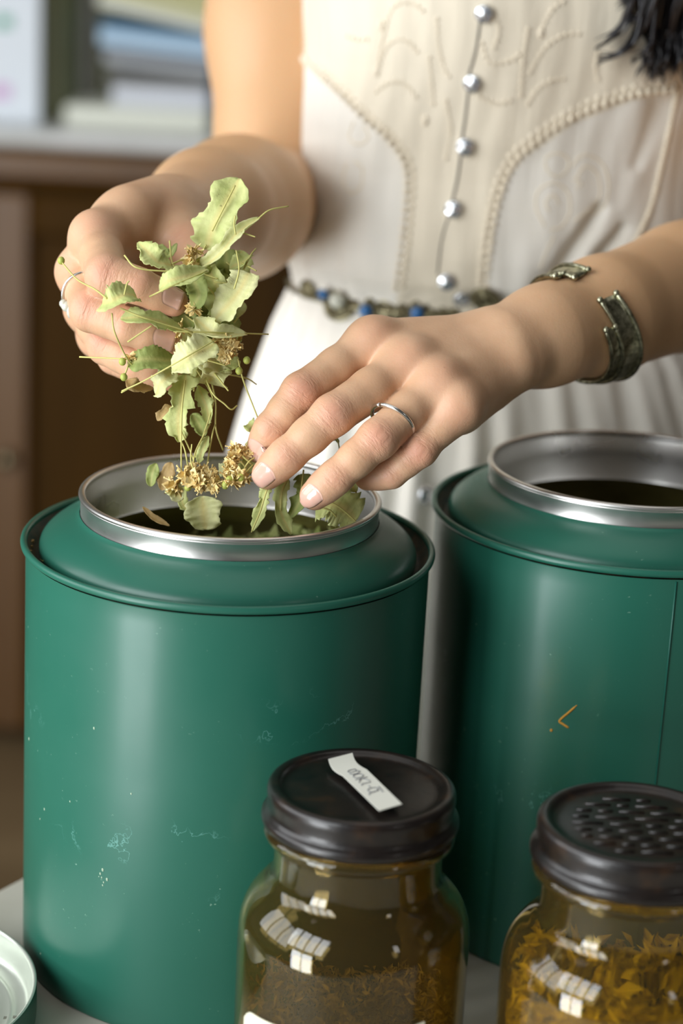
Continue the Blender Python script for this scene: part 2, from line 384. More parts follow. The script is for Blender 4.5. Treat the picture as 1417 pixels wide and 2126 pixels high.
# ------------------------------------------------------------------ amber jars
def jar(x, y, k, label, dark):
    j = empty('apothecary_jar', (x, y, 0)); tag(j, label, 'jar', 'amber glass apothecary jars')
    Z = .1335*1.0
    out = [(0, .0015), (.036, .0015), (.043, 0), (.0465, .003), (.0483, .008), (.0490, .02), (.0492, .060), (.0492, .082), (.0486, .090), (.0462, .0975), (.0418, .1035), (.0376, .107), (.0357, .110), (.0352, .114), (.0352, .124), (.0358, .1265), (.0392, .1278), (.0402, .130), (.0392, .1322), (.0372, .1332)]
    inn = [(.0325, .1332), (.0318, .130), (.0318, .112), (.0335, .1065), (.038, .102), (.0432, .096), (.0458, .089), (.0464, .081), (.0458, .02), (.0452, .009), (.042, .0055), (0, .0055)]
    lathe('glass_body', [(r*k, z*k) for r, z in out+inn], M['amber'], j, n=112)
    lid = [(0, .1250), (.030, .1250), (.0312, .1335), (.0398, .1336), (.0413, .1352), (.0413, .1378), (.0398, .1392), (.0388, .1408), (.0390, .1440), (.0394, .1475), (.0388, .1500), (.0370, .1510), (.0345, .1506), (.0330, .1492), (.030, .1486), (.016, .1488), (0, .1488)]
    lathe('lid', [(r*k, z*k) for r, z in lid], M['amber_lid'], j, n=112)
    return j
pj = on_z(751, 1634, .1495); JX, JY = pj[0], pj[1]
pk = on_z(1322, 1710, .1495*1.02); KX, KY = pk[0], pk[1]
j1 = jar(JX, JY, 1.0, 'amber glass jar with dark lid and a white handwritten tape, in front of left tin', 1)
j2 = jar(KX, KY, 1.02, 'amber glass jar of yellow petals with dark ribbed lid, at the right edge', 0)
jo = np.array([JX, JY, 0]); ko = np.array([KX, KY, 0])
# tape on the lid
zt = .1512
c4 = [on_z(x, y, zt) for x, y in ((681, 1583), (731, 1570), (834, 1671), (787, 1685))]
def quadpt(u, v): return (c4[0]*(1-u)+c4[3]*u)*(1-v)+(c4[1]*(1-u)+c4[2]*u)*v
V = []; F = []; nu = 20
kink = lambda u: -.0012*math.sin(PI*min(1, max(0, u/.3)))
for i in range(nu+1):
    u = i/nu
    d_ = norm(c4[1]-c4[0])
    for v in (0, 1): 
        p = quadpt(u, v)-jo + d_*kink(u)*1.2 + np.array([0, 0, .0012*max(0, 1-u*5)**2+.0004]); V.append(p)
for i in range(nu+1):
    for v in (0, 1): V.append(np.array(V[2*i+v])-[0, 0, .00025])
m_ = 2*(nu+1)
for i in range(nu):
    a = 2*i; F += [(a, a+1, a+3, a+2), (m_+a, m_+a+2, m_+a+3, m_+a+1), (a, a+2, m_+a+2, m_+a), (a+1, m_+a+1, m_+a+3, a+3)]
F += [(0, m_, m_+1, 1), (2*nu, 2*nu+1, m_+2*nu+1, m_+2*nu)]
tape = mesh('paper_tape', V, F, M['paper'], j1, False); tape['label'] = 'white paper tape with pen writing'
# writing, drawn with pen strokes in the tape's own frame (u along, v across)
strokes = [ # letters read along the strip
 [(0.235, .38), (.23, .62), (.25, .72), (.27, .60), (.268, .42), (.285, .30), (.31, .45), (.305, .66), (.28, .72)],
 [(.235, .38), (.27, .40)],
 [(.335, .35), (.32, .55), (.34, .70), (.375, .66), (.385, .45), (.37, .33), (.335, .35)],
 [(.41, .25), (.405, .75)], [(.46, .72), (.41, .48), (.475, .28)],
 [(.50, .30), (.495, .66), (.52, .72)],
 [(.545, .50), (.575, .50)],
 [(.60, .35), (.595, .60), (.62, .70), (.66, .62), (.655, .38), (.62, .30), (.60, .35)], [(.655, .30), (.665, .74), (.69, .78)], [(.60, .2), (.70, .24)],
]
mb = MB()
for s in strokes:
    pts = [quadpt(u*1.05-.0, 1-v)-jo+np.array([0, 0, .00052]) for u, v in s]
    mb.tube(bez(pts, 4), .00017, 5)
mb.build('pen_writing', M['ink'], tape)
# cream label wrapped round the front of jar 1
V = []; F = []; n = 40
pL = on_cyl(508, 2096, JX, JY, .0497)-jo; pR = on_cyl(880, 2126, JX, JY, .0497)-jo
aL = math.atan2(pL[1], pL[0]); aR = math.atan2(pR[1], pR[0])
for i in range(n+1):
    f = i/n; a = aL+(aR-aL)*f; ze = .0445+(pL[2]-.0445)*0+pL[2]*0
    ztop = pL[2]+(pR[2]-pL[2])*f + .0012 - .0045*max(0, 1-f*14)**2
    for z in (ztop, .018):
        for r in (.0500, .0495): V.append((r*math.cos(a), r*math.sin(a), z))
for i in range(n):
    a = 4*i; F += [(a, a+4, a+6, a+2), (a+1, a+3, a+7, a+5), (a, a+1, a+5, a+4)]
mesh('paper_label', V, F, M['cream'], j1)['label'] = 'cream paper label wrapped round the front'
# embossed bars on the second lid
mb = MB()
for i in range(9):
    yy = (-.024+i*.006)*1.0; hw_ = math.sqrt(max(0, .027**2-yy**2)); x0 = -hw_
    while x0 < hw_-.004:
        ln = random.uniform(.006, .016); x1 = min(hw_, x0+ln); mb.tube([(x0+.001, yy, .1516), ((x0+x1)/2, yy+random.uniform(-.0003, .0003), .1518), (x1-.001, yy, .1516)], .0008, 6); x0 = x1+.0006
mb.build('embossed_bars', M['amber_lid'], j2)
# contents: loose petals, far too many to count
def heap(name, parent, R, z0, z1, n, m, sz):
    mb = MB()
    for i in range(n):
        r = R*math.sqrt(random.random()); r = max(r, R*.85) if random.random() < .6 else r
        a = random.uniform(0, 2*PI); z = random.uniform(z0, z1 + .006*math.sin(3*a)); c_ = np.array([r*math.cos(a), r*math.sin(a), z])
        u = norm(rng.normal(size=3)); v = norm(np.cross(u, rng.normal(size=3))); s = sz*random.uniform(.6, 1.3); w_ = np.cross(u, v)*s*.25
        P = [c_-u*s, c_-v*s*.4+w_, c_+u*s, c_+v*s*.4+w_]
        P = [p if math.hypot(p[0], p[1]) < R*1.02 else np.array([p[0], p[1], p[2]])*np.array([R*1.02/math.hypot(p[0], p[1])]*2+[1]) for p in P]
        mb.add(P, [(0, 1, 2), (0, 2, 3)])
    o = mb.build(name, m, parent, False); o['kind'] = 'stuff'; return o
heap('petals', j2, .0455, .008, .085, 5200, M['petals'], .005)
heap('dried_leaves', j1, .0452, .007, .050, 4600, M['tealeaf'], .0026)

# ------------------------------------------------------------------ tin lid, lower left
lc = on_z(-270, 2105, .004)
tl = empty('tin_lid', (lc[0], lc[1], 0)); tag(tl, 'round tin lid lying open side up at the lower left corner', 'lid')
lathe('rim', [(.0735, .0015), (.0745, .001), (.0752, .004), (.0752, .018), (.0750, .0195)], M['green'], tl, n=140)
lathe('inside', [(.0750, .0195), (.0742, .0200), (.0732, .0190), (.0728, .016), (.0722, .006), (.066, .0042), (.0635, .0055), (.061, .0042), (.03, .0040), (0, .0040)], M['lidin'], tl, n=140)
mb = MB()
pm = on_z(30, 2112, .0046)-np.array([lc[0], lc[1], 0]); 
for k in range(3): mb.box(pm+np.array([-.0035+k*.0035, k*.001-.001, 0]), (.0026, .0022, .0004))
mb.build('stamp', mat('grey_stamp', (112, 112, 100), .7), tl, False)

# ------------------------------------------------------------------ the person: one continuous body from a distance field
prims = []
def P3(p): return at(*p) if max(abs(v) for v in p) > 5 else np.array(p, float)
def cap(group, a, b, ra, rb, n=None, fl=1.0):
    prims.append(dict(g=group, a=P3(a), b=P3(b), ra=ra, rb=rb, n=None if n is None else norm(n), fl=fl))
def chain(group, pts, rs, **kw):
    for i in range(len(pts)-1): cap(group, pts[i], pts[i+1], rs[i], rs[i+1], **kw)
CAMW = -FW
# torso under the dress, shoulders, neck
cap('torso', (.087, 1.275, .10), (.092, 1.285, .46), .085, .10, n=(0, 1, 0), fl=1.25)
cap('torso', (.092, 1.29, .46), (.095, 1.30, .56), .10, .07, n=(0, 1, 0), fl=1.3)
SHR = at(590, -560, 1.335); SHL = np.array([.245, 1.33, SHR[2]+.005])
cap('torso', SHR, (.095, 1.31, SHR[2]-.015), .045, .06); cap('torso', SHL, (.095, 1.31, SHR[2]-.015), .045, .06)
cap('torso', (.098, 1.31, SHR[2]), (.10, 1.30, SHR[2]+.10), .05, .048)
chain('torso', [SHR, at(570, 60, 1.298), at(560, 400, 1.272)], [.044, .0375, .036])
ELL = at(1640, 512, 1.135)
chain('torso', [SHL, (SHL+ELL)/2, ELL], [.044, .041, .037])
# right forearm and hand (left in the picture)
chain('fr', [(560, 415, 1.265), (492, 432, 1.17), (430, 440, 1.095), (372, 458, 1.035)], [.035, .0392, .032, .0225])
RH = {
 'ri': ([(200, 492, .966), (222, 574, .928), (289, 594, .926), (360, 627, .932)], [.0120, .0095, .0078, .0066]),
 'rm': ([(168, 565, .975), (190, 645, .936), (262, 677, .930), (350, 712, .934)], [.0112, .0095, .0080, .0068]),
 'rr': ([(182, 640, .985), (222, 716, .950), (283, 755, .942), (350, 783, .944)], [.0105, .0090, .0076, .0062]),
 'rp': ([(205, 700, .995), (238, 742, .972), (290, 770, .968), (340, 775, .966)], [.0092, .0076, .0065, .0055]),
 'rt': ([(350, 465, 1.00), (395, 520, .985), (425, 590, .968), (432, 655, .955)], [.0135, .0105, .0098, .0080]),
}
for k, (p, r) in RH.items():
    if k == 'rt': continue
    w0 = {'ri': (350, 440, 1.022), 'rm': (352, 462, 1.03), 'rr': (356, 482, 1.036), 'rp': (362, 500, 1.042)}[k]
    cap('fr', w0, p[0], .0160 if k == 'ri' else .0150, r[0]*.98)
cap('fr', (340, 430, 1.01), (270, 445, .985), .0150, .0140)
cap('fr', (365, 470, 1.015), (385, 515, .99), .0165, .012)     # base of thumb
cap('fr', (245, 478, .984), (335, 468, 1.005), .0125, .0160)
cap('fr', (285, 500, 1.0), (330, 540, 1.0), .012, .012)
# left forearm and hand (right in the picture)
chain('fl', [ELL, (1417, 596, 1.070), (1250, 656, 1.018), (1130, 697, .988), (1045, 725, .972)], [.037, .0318, .0282, .0232, .0205])
cap('fl', (1062, 757, .962), (1075, 752, .965), .0125, .012)
LH = {
 'li': ([(772, 712, .957), (624, 814, .936), (562, 892, .936), (541, 934, .943)], [.0112, .0087, .0076, .0066]),
 'lm': ([(850, 755, .947), (690, 862, .925), (594, 947, .925), (555, 984, .930)], [.0110, .0093, .0079, .0071]),
 'lr': ([(910, 798, .940), (784, 912, .921), (695, 992, .921), (653, 1028, .924)], [.0103, .0089, .0076, .0068]),
 'lp': ([(950, 845, .936), (872, 934, .930), (812, 982, .935), (762, 992, .941)], [.0098, .0075, .0067, .0058]),
 'lt': ([(900, 740, .985), (790, 775, .985), (655, 850, .970), (562, 918, .956)], [.0135, .0105, .0098, .0078]),
}
for k, (p, r) in LH.items():
    if k == 'lt': continue
    w0 = {'li': (1000, 712, .975), 'lm': (1010, 728, .972), 'lr': (1012, 748, .968), 'lp': (1010, 775, .966)}[k]
    cap('fl', w0, p[0], .0140, r[0]*.98, n=CAMW, fl=1.0)
    # tendon and knuckle on the back of the hand
    q = np.array(p[0], float); ww = np.array(w0, float)
    kk = q.copy(); kk[2] -= .0045; kk[:2] += np.array([2, -3])
    cap('fl', tuple(kk), tuple(kk+np.array([8, -3, 0])), .0078, .0078)
    if k != 'lp':
        mid = q*.35+ww*.65; mid[2] -= .0095; kk[2] -= .0025
        cap('fl', tuple(kk), tuple(mid), .0036, .0026)
cap('fl', (960, 735, .985), (840, 775, .978), .0170, .0130)     # palm and ball of thumb
cap('fl', (985, 800, .962), (950, 850, .950), .0150, .0120)
FING = {**RH, **LH}
for k, (p, r) in FING.items():
    P = [np.array(q, float) for q in p]
    sh = .985
    # segments with a slight waist between the joints
    for i in range(3):
        a, b_ = P[i], P[i+1]; md = (a+b_)/2; rm_ = (r[i]+r[i+1])/2*(.965 if i < 2 else 1.0)
        if i == 0: rm_ = min(rm_, r[1]*1.04)
        cap(k, tuple(a), tuple(md), r[i]*(.92 if i == 0 else 1), rm_); cap(k, tuple(md), tuple(b_), rm_, r[i+1])
GK = {'torso': .03, 'fr': .010, 'fl': .0085}
for q in prims: q['m'] = (q['a']+q['b'])/2; q['h'] = np.linalg.norm(q['b']-q['a'])/2
def pd(q, X):
    ba = q['b']-q['a']; pa = X-q['a']; L2 = ba@ba+1e-12
    h = np.clip(pa@ba/L2, 0, 1); d = pa-h[:, None]*ba
    s = np.einsum('ij,ij->i', d, d)
    if q['n'] is not None and q['fl'] != 1: s = s+(q['fl']**2-1)*(d@q['n'])**2
    return np.sqrt(s)-(q['ra']+(q['rb']-q['ra'])*h)
def smin(a, b, k):
    h = np.clip(.5+.5*(b-a)/k, 0, 1); return b+(a-b)*h-k*h*(1-h)
def sdf(X, act):
    g = {}
    for i in act:
        q = prims[i]; d = pd(q, X); n = q['g']
        if n in g: g[n] = smin(g[n], d, GK.get(n, .003))
        else: g[n] = d
    big = np.full(len(X), 1.0)
    t = smin(smin(g.get('torso', big), g.get('fr', big), .005), g.get('fl', big), .015)
    for s in 'rl':
        f = big
        for c_ in 'imrp':
            if s+c_ in g: f = smin(f, g[s+c_], .0012)
        if s+'t' in g: f = np.minimum(f, g[s+'t'])
        t = smin(t, f, .0075)
    return t
def build_body():
    import openvdb as vdb
    h = .0012; NB = 16; bs = h*NB
    lo = np.min([np.minimum(q['a'], q['b'])-max(q['ra'], q['rb']) for q in prims], 0)-.01
    hi = np.max([np.maximum(q['a'], q['b'])+max(q['ra'], q['rb']) for q in prims], 0)+.01
    i0 = np.floor(lo/bs).astype(int); i1 = np.ceil(hi/bs).astype(int)
    I = np.stack(np.meshgrid(*[np.arange(i0[k], i1[k]) for k in range(3)], indexing='ij'), -1).reshape(-1, 3)
    Cn = (I+.5)*bs-h/2
    D = np.stack([pd(q, Cn) for q in prims], 1)
    rough = D.min(1); hd = bs*.87
    band = rough < hd+.03
    grid = vdb.FloatGrid(); grid.background = 1.0
    try: grid = vdb.FloatGrid(1.0)
    except Exception: pass
    off_ = np.stack(np.meshgrid(*[np.arange(NB)]*3, indexing='ij'), -1).reshape(-1, 3)
    lists = {}
    for bi in np.nonzero(band)[0]:
        act = np.nonzero(D[bi] < rough[bi]+hd*2+.032)[0]
        dc = sdf(Cn[bi:bi+1], act)[0]
        if dc > hd*1.25+.004: continue
        if dc < -(hd*1.25+.004):
            lo_ = I[bi]*NB; grid.fill(tuple(int(v) for v in lo_), tuple(int(v) for v in lo_+NB-1), -1.0, True); continue
        X = (I[bi]*NB+off_)*h
        grid.copyFromArray(sdf(X, act).reshape(NB, NB, NB).astype(np.float32), ijk=tuple(int(v) for v in I[bi]*NB))
        lists[tuple(I[bi])] = act
    pts, tris, quads = grid.convertToPolygons(isovalue=0.0, adaptivity=0.0)
    V = pts.astype(float)*h
    F = [tuple(map(int, f[::-1])) for f in quads]+[tuple(map(int, f[::-1])) for f in tris]
    key = np.floor((V+h/2)/bs).astype(int)
    u, inv = np.unique(key, axis=0, return_inverse=True); inv = inv.ravel()
    order = np.argsort(inv, kind='stable'); bounds = np.searchsorted(inv[order], np.arange(len(u)+1))
    e = 4e-4
    O = np.array([[0, 0, 0], [e, 0, 0], [0, e, 0], [0, 0, e], [-e, 0, 0], [0, -e, 0], [0, 0, -e]])
    for j in range(len(u)):
        act = lists.get(tuple(u[j]))
        if act is None: continue
        ix = order[bounds[j]:bounds[j+1]]; X = V[ix]
        for _ in range(2):
            d = sdf((X[None]+O[:, None]).reshape(-1, 3), act).reshape(7, -1)
            g = np.stack([d[1]-d[4], d[2]-d[5], d[3]-d[6]], 1)/(2*e)
            st = d[0]/np.maximum((g*g).sum(1), .25); X = X-np.clip(st, -.001, .001)[:, None]*g
        V[ix] = X
    return V, F
import time as _t; _t0 = _t.time()
BV, BF = build_body()
BV = np.asarray(BV); 
person = empty('person', (.09, 1.28, -.75)); tag(person, 'woman in a cream sleeveless dress sorting dried linden herbs over the left tin', 'person')
po = np.array([.09, 1.28, -.75])
body = mesh('body', BV-po, BF, M['skin'], person)
# attributes along the fingers
red = np.zeros(len(BV)); wrk = np.zeros(len(BV)); fu = np.zeros(len(BV)); fv = np.zeros(len(BV)); best = np.full(len(BV), 1.)
def dors(k, P):
    # unit vector pointing out of the back of the finger (k in FING)
    d = norm(P[2]-P[1]); c_ = -FW if k[0] == 'l' else norm(-FW+.15*UP-.2*RT)
    return norm(c_-d*(c_@d))
for k, (p, r) in FING.items():
    P = np.array([at(*q) for q in p]); s0 = 0; dd = dors(k, P)
    for i in range(3):
        a, b_ = P[i], P[i+1]; ba = b_-a; ln = np.linalg.norm(ba); t = np.clip((BV-a)@ba/ln**2, 0, 1)
        dv = BV-a-t[:, None]*ba; dist = np.linalg.norm(dv, axis=1); ok = (dist < best) & (dist < .018)
        best[ok] = dist[ok]; fu[ok] = s0+(t*ln)[ok]; sd = np.cross(ba/ln, dd)
        fv[ok] = np.arctan2(dv[ok]@sd, dv[ok]@dd)*.009
        s0 += ln
    for j, amt, w_ in ((0, .5, .011), (1, .9, .0085), (2, .65, .007), (3, .8, .011)):
        c_ = P[j]+dd*r[j]*(.8 if j < 3 else 0); dist = np.linalg.norm(BV-c_, axis=1); g = np.exp(-(dist/w_)**2)
        red = np.maximum(red, g*amt*(1 if k[1] != 't' else .6))
        if j in (1, 2): wrk = np.maximum(wrk, np.exp(-(dist/(.0095 if j == 1 else .0065))**2)*(1 if j == 1 else .8))
wrk = np.maximum(wrk*.85, .02)
setattr_f(body, 'red', red); setattr_f(body, 'wr', wrk); setattr_f(body, 'fu', fu); setattr_f(body, 'fv', fv)
hand_c = [at(250, 560, .97), at(800, 820, .95)]
arm = np.ones(len(BV))
for c_, rr_ in ((hand_c[0], .11), (hand_c[1], .10)): arm = np.minimum(arm, np.clip((np.linalg.norm(BV-c_, axis=1)-rr_*.6)/(rr_*.6), 0, 1))
setattr_f(body, 'arm', arm)
print('body', len(BV), _t.time()-_t0)
bodyT = BVHTree.FromPolygons([tuple(v) for v in BV], BF)
# fingernails: plates fitted to the fingertip
def nail(k, label, Lh, Wh, shift=0., tilt=0.):
    p, r = FING[k]; P = np.array([at(*q) for q in p]); d = norm(P[3]-P[2]); dd = dors(k, P)
    side = np.cross(d, dd); dd = norm(dd+side*tilt); side = np.cross(d, dd)
    c_ = P[3]+d*(r[3]*.25+shift); V = []; nu, nv = 11, 11; F = []
    for lay in range(2):
        for i in range(nu):
            for j in range(nv):
                u = -1+2*i/(nu-1); v = -1+2*j/(nv-1)
                ue = u*Lh*(1-.16*v*v if u > 0 else 1-.30*v*v); ph = v*Wh*(1-.10*max(0, -u)**2)
                ax = P[3]+d*min(0, (c_+d*ue-P[3])@d); o_ = c_+d*ue
                dir_ = norm(dd*math.cos(ph)+side*math.sin(ph)); st = o_+dir_*.02
                hit = bodyT.ray_cast(Vector(st), Vector(-dir_), .03)
                q = np.array(hit[0]) if hit[0] is not None else o_+dir_*r[3]*.5
                if u > .55:                  # free edge keeps going straight past the pad
                    q = q+dir_*(u-.55)*.0012
                edge = max(abs(v), -u if u < 0 else 0)
                V.append(q+dir_*((.00038 if edge < .93 else .00010) if lay == 0 else -.0005)-po)
    n2_ = nu*nv
    for i in range(nu-1):
        for j in range(nv-1):
            a = i*nv+j; F += [(a, a+1, a+nv+1, a+nv), (n2_+a, n2_+a+nv, n2_+a+nv+1, n2_+a+1)]
    for i in range(nu-1):
        for j in (0, nv-1):
            a = i*nv+j; F.append((a, a+nv, n2_+a+nv, n2_+a))
    for j in range(nv-1):
        for i in (0, nu-1):
            a = i*nv+j; F.append((a, a+1, n2_+a+1, n2_+a))
    o = mesh('fingernail', V, F, M['nail'], person); return o
for k, Lh, Wh, sh, ti in (('li', .0048, .74, 0, .25), ('lm', .0054, .76, .0005, .1), ('lr', .0052, .76, .0005, .1), ('ri', .0050, .74, -.001, -.20), ('rm', .0050, .74, -.001, -.10)):
    nail(k, None, Lh, Wh, sh, ti)

# ------------------------------------------------------------------ dress
yo_px_L = [(625, 110), (700, 180), (760, 240), (815, 290), (848, 350), (846, 450), (832, 560), (826, 600)]
yo_px_R = [(1400, 178), (1300, 192), (1180, 240), (1080, 312), (1045, 365), (1022, 440), (1008, 530), (1002, 600)]
def xz(p, d=1.19): q = at(p[0], p[1], d); return (q[0], q[2])
YL = np.array([xz(p) for p in yo_px_L]); YR = np.array([xz(p) for p in yo_px_R])
folds = [((1135, 605), (1240, 425), .010, .0065), ((1225, 572), (1290, 470), .009, .006), ((1350, 210), (1310, 330), .005, .007), ((1180, 610), (1210, 540), -.003, .006), ((1080, 330), (1060, 590), .002, .010), ((1330, 215), (1290, 420), -.002, .008)]
folds = [(np.array(xz(a)), np.array(xz(b_)), A_, w_) for a, b_, A_, w_ in folds]
ZW = .272
def dress_pt(th, z):
    # th 0 faces the camera, positive towards the picture's right
    zs = [-.62, -.3, 0, .12, .20, .245, .262, ZW, .280, .290, .305, .35, .41, .46, .52, .58]
    As = [.27, .24, .20, .174, .157, .1405, .131, .1245, .126, .1305, .1325, .1275, .1275, .133, .140, .125]
    Bs = [.21, .19, .154, .132, .115, .102, .093, .087, .091, .0985, .1005, .100, .104, .110, .108, .085]
    Xs = [.098, .098, .098, .0965, .0965, .0925, .0895, .0870, .0865, .0870, .0885, .0925, .0925, .093, .094, .096]
    a = np.interp(z, zs, As); b_ = np.interp(z, zs, Bs); cx = np.interp(z, zs, Xs)
    cy = 1.268
    nx = np.sin(th); ny = -np.cos(th)
    e_ = 2.3; k_ = (np.abs(nx)**e_+np.abs(ny)**e_)**(-1/e_)
    x = cx+a*nx*k_; y = cy+b_*ny*k_
    disp = np.zeros_like(x)
    sk = np.clip((ZW-.004-z)/.09, 0, 1)
    wob = .35*np.sin(9*z+th*2)
    pl = np.sin(34*th+wob*4+1.5*np.sin(3*th))*.5+.35*np.sin(19*th+2+wob*3)+.25*np.sin(57*th+z*14)
    pl = pl/(1+.3*np.abs(pl))
    disp += pl*(.0012+.0066*sk)*(z < ZW+.01)
    bo = np.clip((z-ZW)/.01, 0, 1)
    disp += bo*(.0011*np.sin(26*th+2*np.sin(z*30))*np.clip((.33-z)/.06, 0, 1)+.00028*np.sin(47*th+2.3*np.sin(z*40))+.0011*np.sin(9*th+z*22))
    for p, q, A_, w_ in folds:
        X = np.stack([x, z], -1); ba = q-p; t = np.clip(((X-p)@ba)/(ba@ba), 0, 1); d = X-p-t[..., None]*ba
        dist = np.sqrt((d**2).sum(-1)); disp -= A_*np.exp(-(dist/(w_*(.55+.6*(1-t))))**2)*(y < cy)*(1-.5*t)
    return np.stack([x+disp*nx, y+disp*ny, z], -1)
ths = np.concatenate([np.linspace(-1.75, 1.75, 470), np.linspace(1.75, 2*PI-1.75, 62)[1:-1]])
zsr = np.concatenate([np.linspace(-.62, .10, 60)[:-1], np.linspace(.10, ZW, 110)[:-1], np.linspace(ZW, .47, 220)[:-1], np.linspace(.47, .58, 26)])
TH, ZZ = np.meshgrid(ths, zsr); DV = dress_pt(TH.ravel(), ZZ.ravel()); nt, nz = len(ths), len(zsr)
DF = [(i*nt+k, i*nt+(k+1) % nt, (i+1)*nt+(k+1) % nt, (i+1)*nt+k) for i in range(nz-1) for k in range(nt)]
dress = mesh('dress', DV-po, DF, M['cotton'], person); dress['label'] = 'cream crinkled cotton dress with lace yoke and gathered skirt'
xl = np.interp(DV[:, 2], YL[::-1, 1], YL[::-1, 0]); xr = np.interp(DV[:, 2], YR[::-1, 1], YR[::-1, 0])
yoke = ((DV[:, 0] > xl) & (DV[:, 0] < xr) & (DV[:, 2] > ZW)).astype(float); setattr_f(dress, 'yoke', yoke)
dressT = BVHTree.FromPolygons([tuple(v) for v in DV], DF)
def on_dress(px, py, lift=0.):
    v = norm(at(px, py, 1)-EYE); h_ = dressT.ray_cast(Vector(EYE), Vector(v), 5)
    if h_[0] is None: return None, None
    n_ = np.array(h_[1]); n_ = n_ if n_@v < 0 else -n_
    return np.array(h_[0])+n_*lift, n_
def dcurve(pts, n=10): return [q for q in (on_dress(x, y)[0] for x, y in bez([(a, b_, 0) for a, b_ in pts], n)[:, :2]) if q is not None]
def beadline(mb, pts, step, r, zig=0., fl=.6):
    c_ = np.array(dcurve(pts, 24)); 
    if len(c_) < 3: return
    s = np.concatenate([[0], np.cumsum(np.linalg.norm(np.diff(c_, axis=0), axis=1))]); k = 0
    for t in np.arange(0, s[-1], step):
        p = np.array([np.interp(t, s, c_[:, i]) for i in range(3)]); q = np.array([np.interp(t+step, s, c_[:, i]) for i in range(3)])
        sd = norm(np.cross(q-p+1e-9, CAMW)); k += 1
        mb.ball(p+sd*zig*(1 if k % 2 else -1)+np.array([0, -r*.3, 0])-po, r*random.uniform(.85, 1.1), 7, sc_=(1, fl, 1.1))
mb = MB()
for ln in (yo_px_L, yo_px_R):
    beadline(mb, ln, .0026, .0019, .0021); beadline(mb, [(x+6, y-5) for x, y in ln], .003, .0010, .0005)
beadline(mb, [(1405, 185), (1392, 250), (1372, 340), (1350, 430), (1318, 500), (1300, 520)], .0027, .0018, .0)
beadline(mb, [(630, 0), (628, 90), (632, 180)], .003, .0008)
mb.build('lace_trim', M['lace'], dress)['kind'] = 'stuff'
mb = MB()
arches = [[(782, 150), (790, 95), (812, 20), (840, 5), (870, 15), (882, 30)], [(785, 145), (800, 100), (825, 82), (850, 90), (872, 115)], [(780, 190), (800, 175), (830, 170), (855, 190), (865, 205)],
          [(1020, 20), (1035, 60), (1025, 100)], [(720, 75), (745, 82), (770, 80)], [(906, 40), (910, 100), (925, 150), (940, 165)], [(890, 120), (895, 170), (900, 225)], [(1120, 70), (1145, 20), (1175, 0)], [(1100, 150), (1130, 100), (1170, 72), (1205, 70)], [(1095, 215), (1120, 180), (1150, 165), (1180, 163)], [(1095, 60), (1085, 130), (1080, 210)],
          [(1240, 110), (1235, 145), (1245, 175)], [(925, 210), (935, 270), (925, 330)], [(1000, 90), (1015, 130), (1060, 125), (1080, 110)], [(995, 200), (1030, 215), (1070, 205)]]
for a_ in arches: beadline(mb, a_, .0036, .00125, 0, .7)
for x, y in ((791, 52), (782, 148), (1122, 68), (883, 250)):
    p, n_ = on_dress(x, y); mb.ball(p-po, .0021, 8, sc_=(1, .6, 1.6))
paisley = [[(1130, 470), (1112, 430), (1118, 395), (1150, 380), (1178, 400), (1182, 440), (1165, 470), (1140, 478)], [(1140, 440), (1132, 420), (1148, 405), (1160, 425)],
           [(1130, 330), (1150, 318), (1175, 325), (1178, 350), (1160, 366), (1138, 358), (1130, 335)], [(1185, 345), (1210, 322), (1245, 335), (1262, 375), (1255, 425), (1225, 450)], [(1195, 370), (1215, 345), (1240, 365), (1243, 410), (1215, 440), (1190, 460)], [(1190, 372), (1205, 380), (1195, 392)],
           [(735, 250), (725, 285), (745, 300), (765, 285), (755, 262)], [(720, 340), (712, 370), (725, 400), (748, 390), (752, 350), (735, 335)], [(1150, 490), (1130, 530), (1120, 560)]]
for a_ in paisley:
    c_ = dcurve(a_, 8)
    if len(c_) > 3:
        mb.tube(np.array(c_)+np.array([0, .0003, 0])-po, .0007, 6)
mb.build('embroidery', M['lace'], dress)['kind'] = 'stuff'
# buttons, and grey tubes painting in the shaded slit of the placket
bt = [(1005, 28), (981, 173), (966, 304), (942, 434), (927, 584), (957, 617)]
mb = MB()
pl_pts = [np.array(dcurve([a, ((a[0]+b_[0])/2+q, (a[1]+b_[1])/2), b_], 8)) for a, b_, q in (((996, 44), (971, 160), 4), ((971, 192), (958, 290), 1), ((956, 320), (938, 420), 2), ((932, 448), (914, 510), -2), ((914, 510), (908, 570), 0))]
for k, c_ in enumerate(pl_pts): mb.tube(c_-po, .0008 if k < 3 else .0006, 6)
mb.build('placket_shade_line', M['slit_shade'], dress)
for x, y in bt+[(880, 1027)]:
    p, n_ = on_dress(x, y)
    if p is None: continue
    u = norm(np.cross(n_, [0, 0, 1])); v = np.cross(n_, u); Rm = np.stack([u, v, n_], 1)
    mb = MB(); prof = [(0, .0035), (.0022, .0036), (.003, .0030), (.0042, .0034), (.0050, .0026), (.0052, .0010), (.0046, 0)]
    n = 20; V = []; F = []
    for r_, z_ in prof:
        for k in range(n): V.append(p+Rm@np.array([r_*math.cos(2*PI*k/n), r_*math.sin(2*PI*k/n), z_])-po)
    for i in range(len(prof)-1):
        for k in range(n): F.append((i*n+k, (i+1)*n+k, (i+1)*n+(k+1) % n, i*n+(k+1) % n))
    mb.add(V, F); 
    for k in range(5): mb.ball(p+Rm@np.array([.0034*math.cos(k*1.2566), .0034*math.sin(k*1.2566), .0035])-po, .0009, 6, mi=1)
    mb.build('button', [M['btn'], M['navy']], dress)
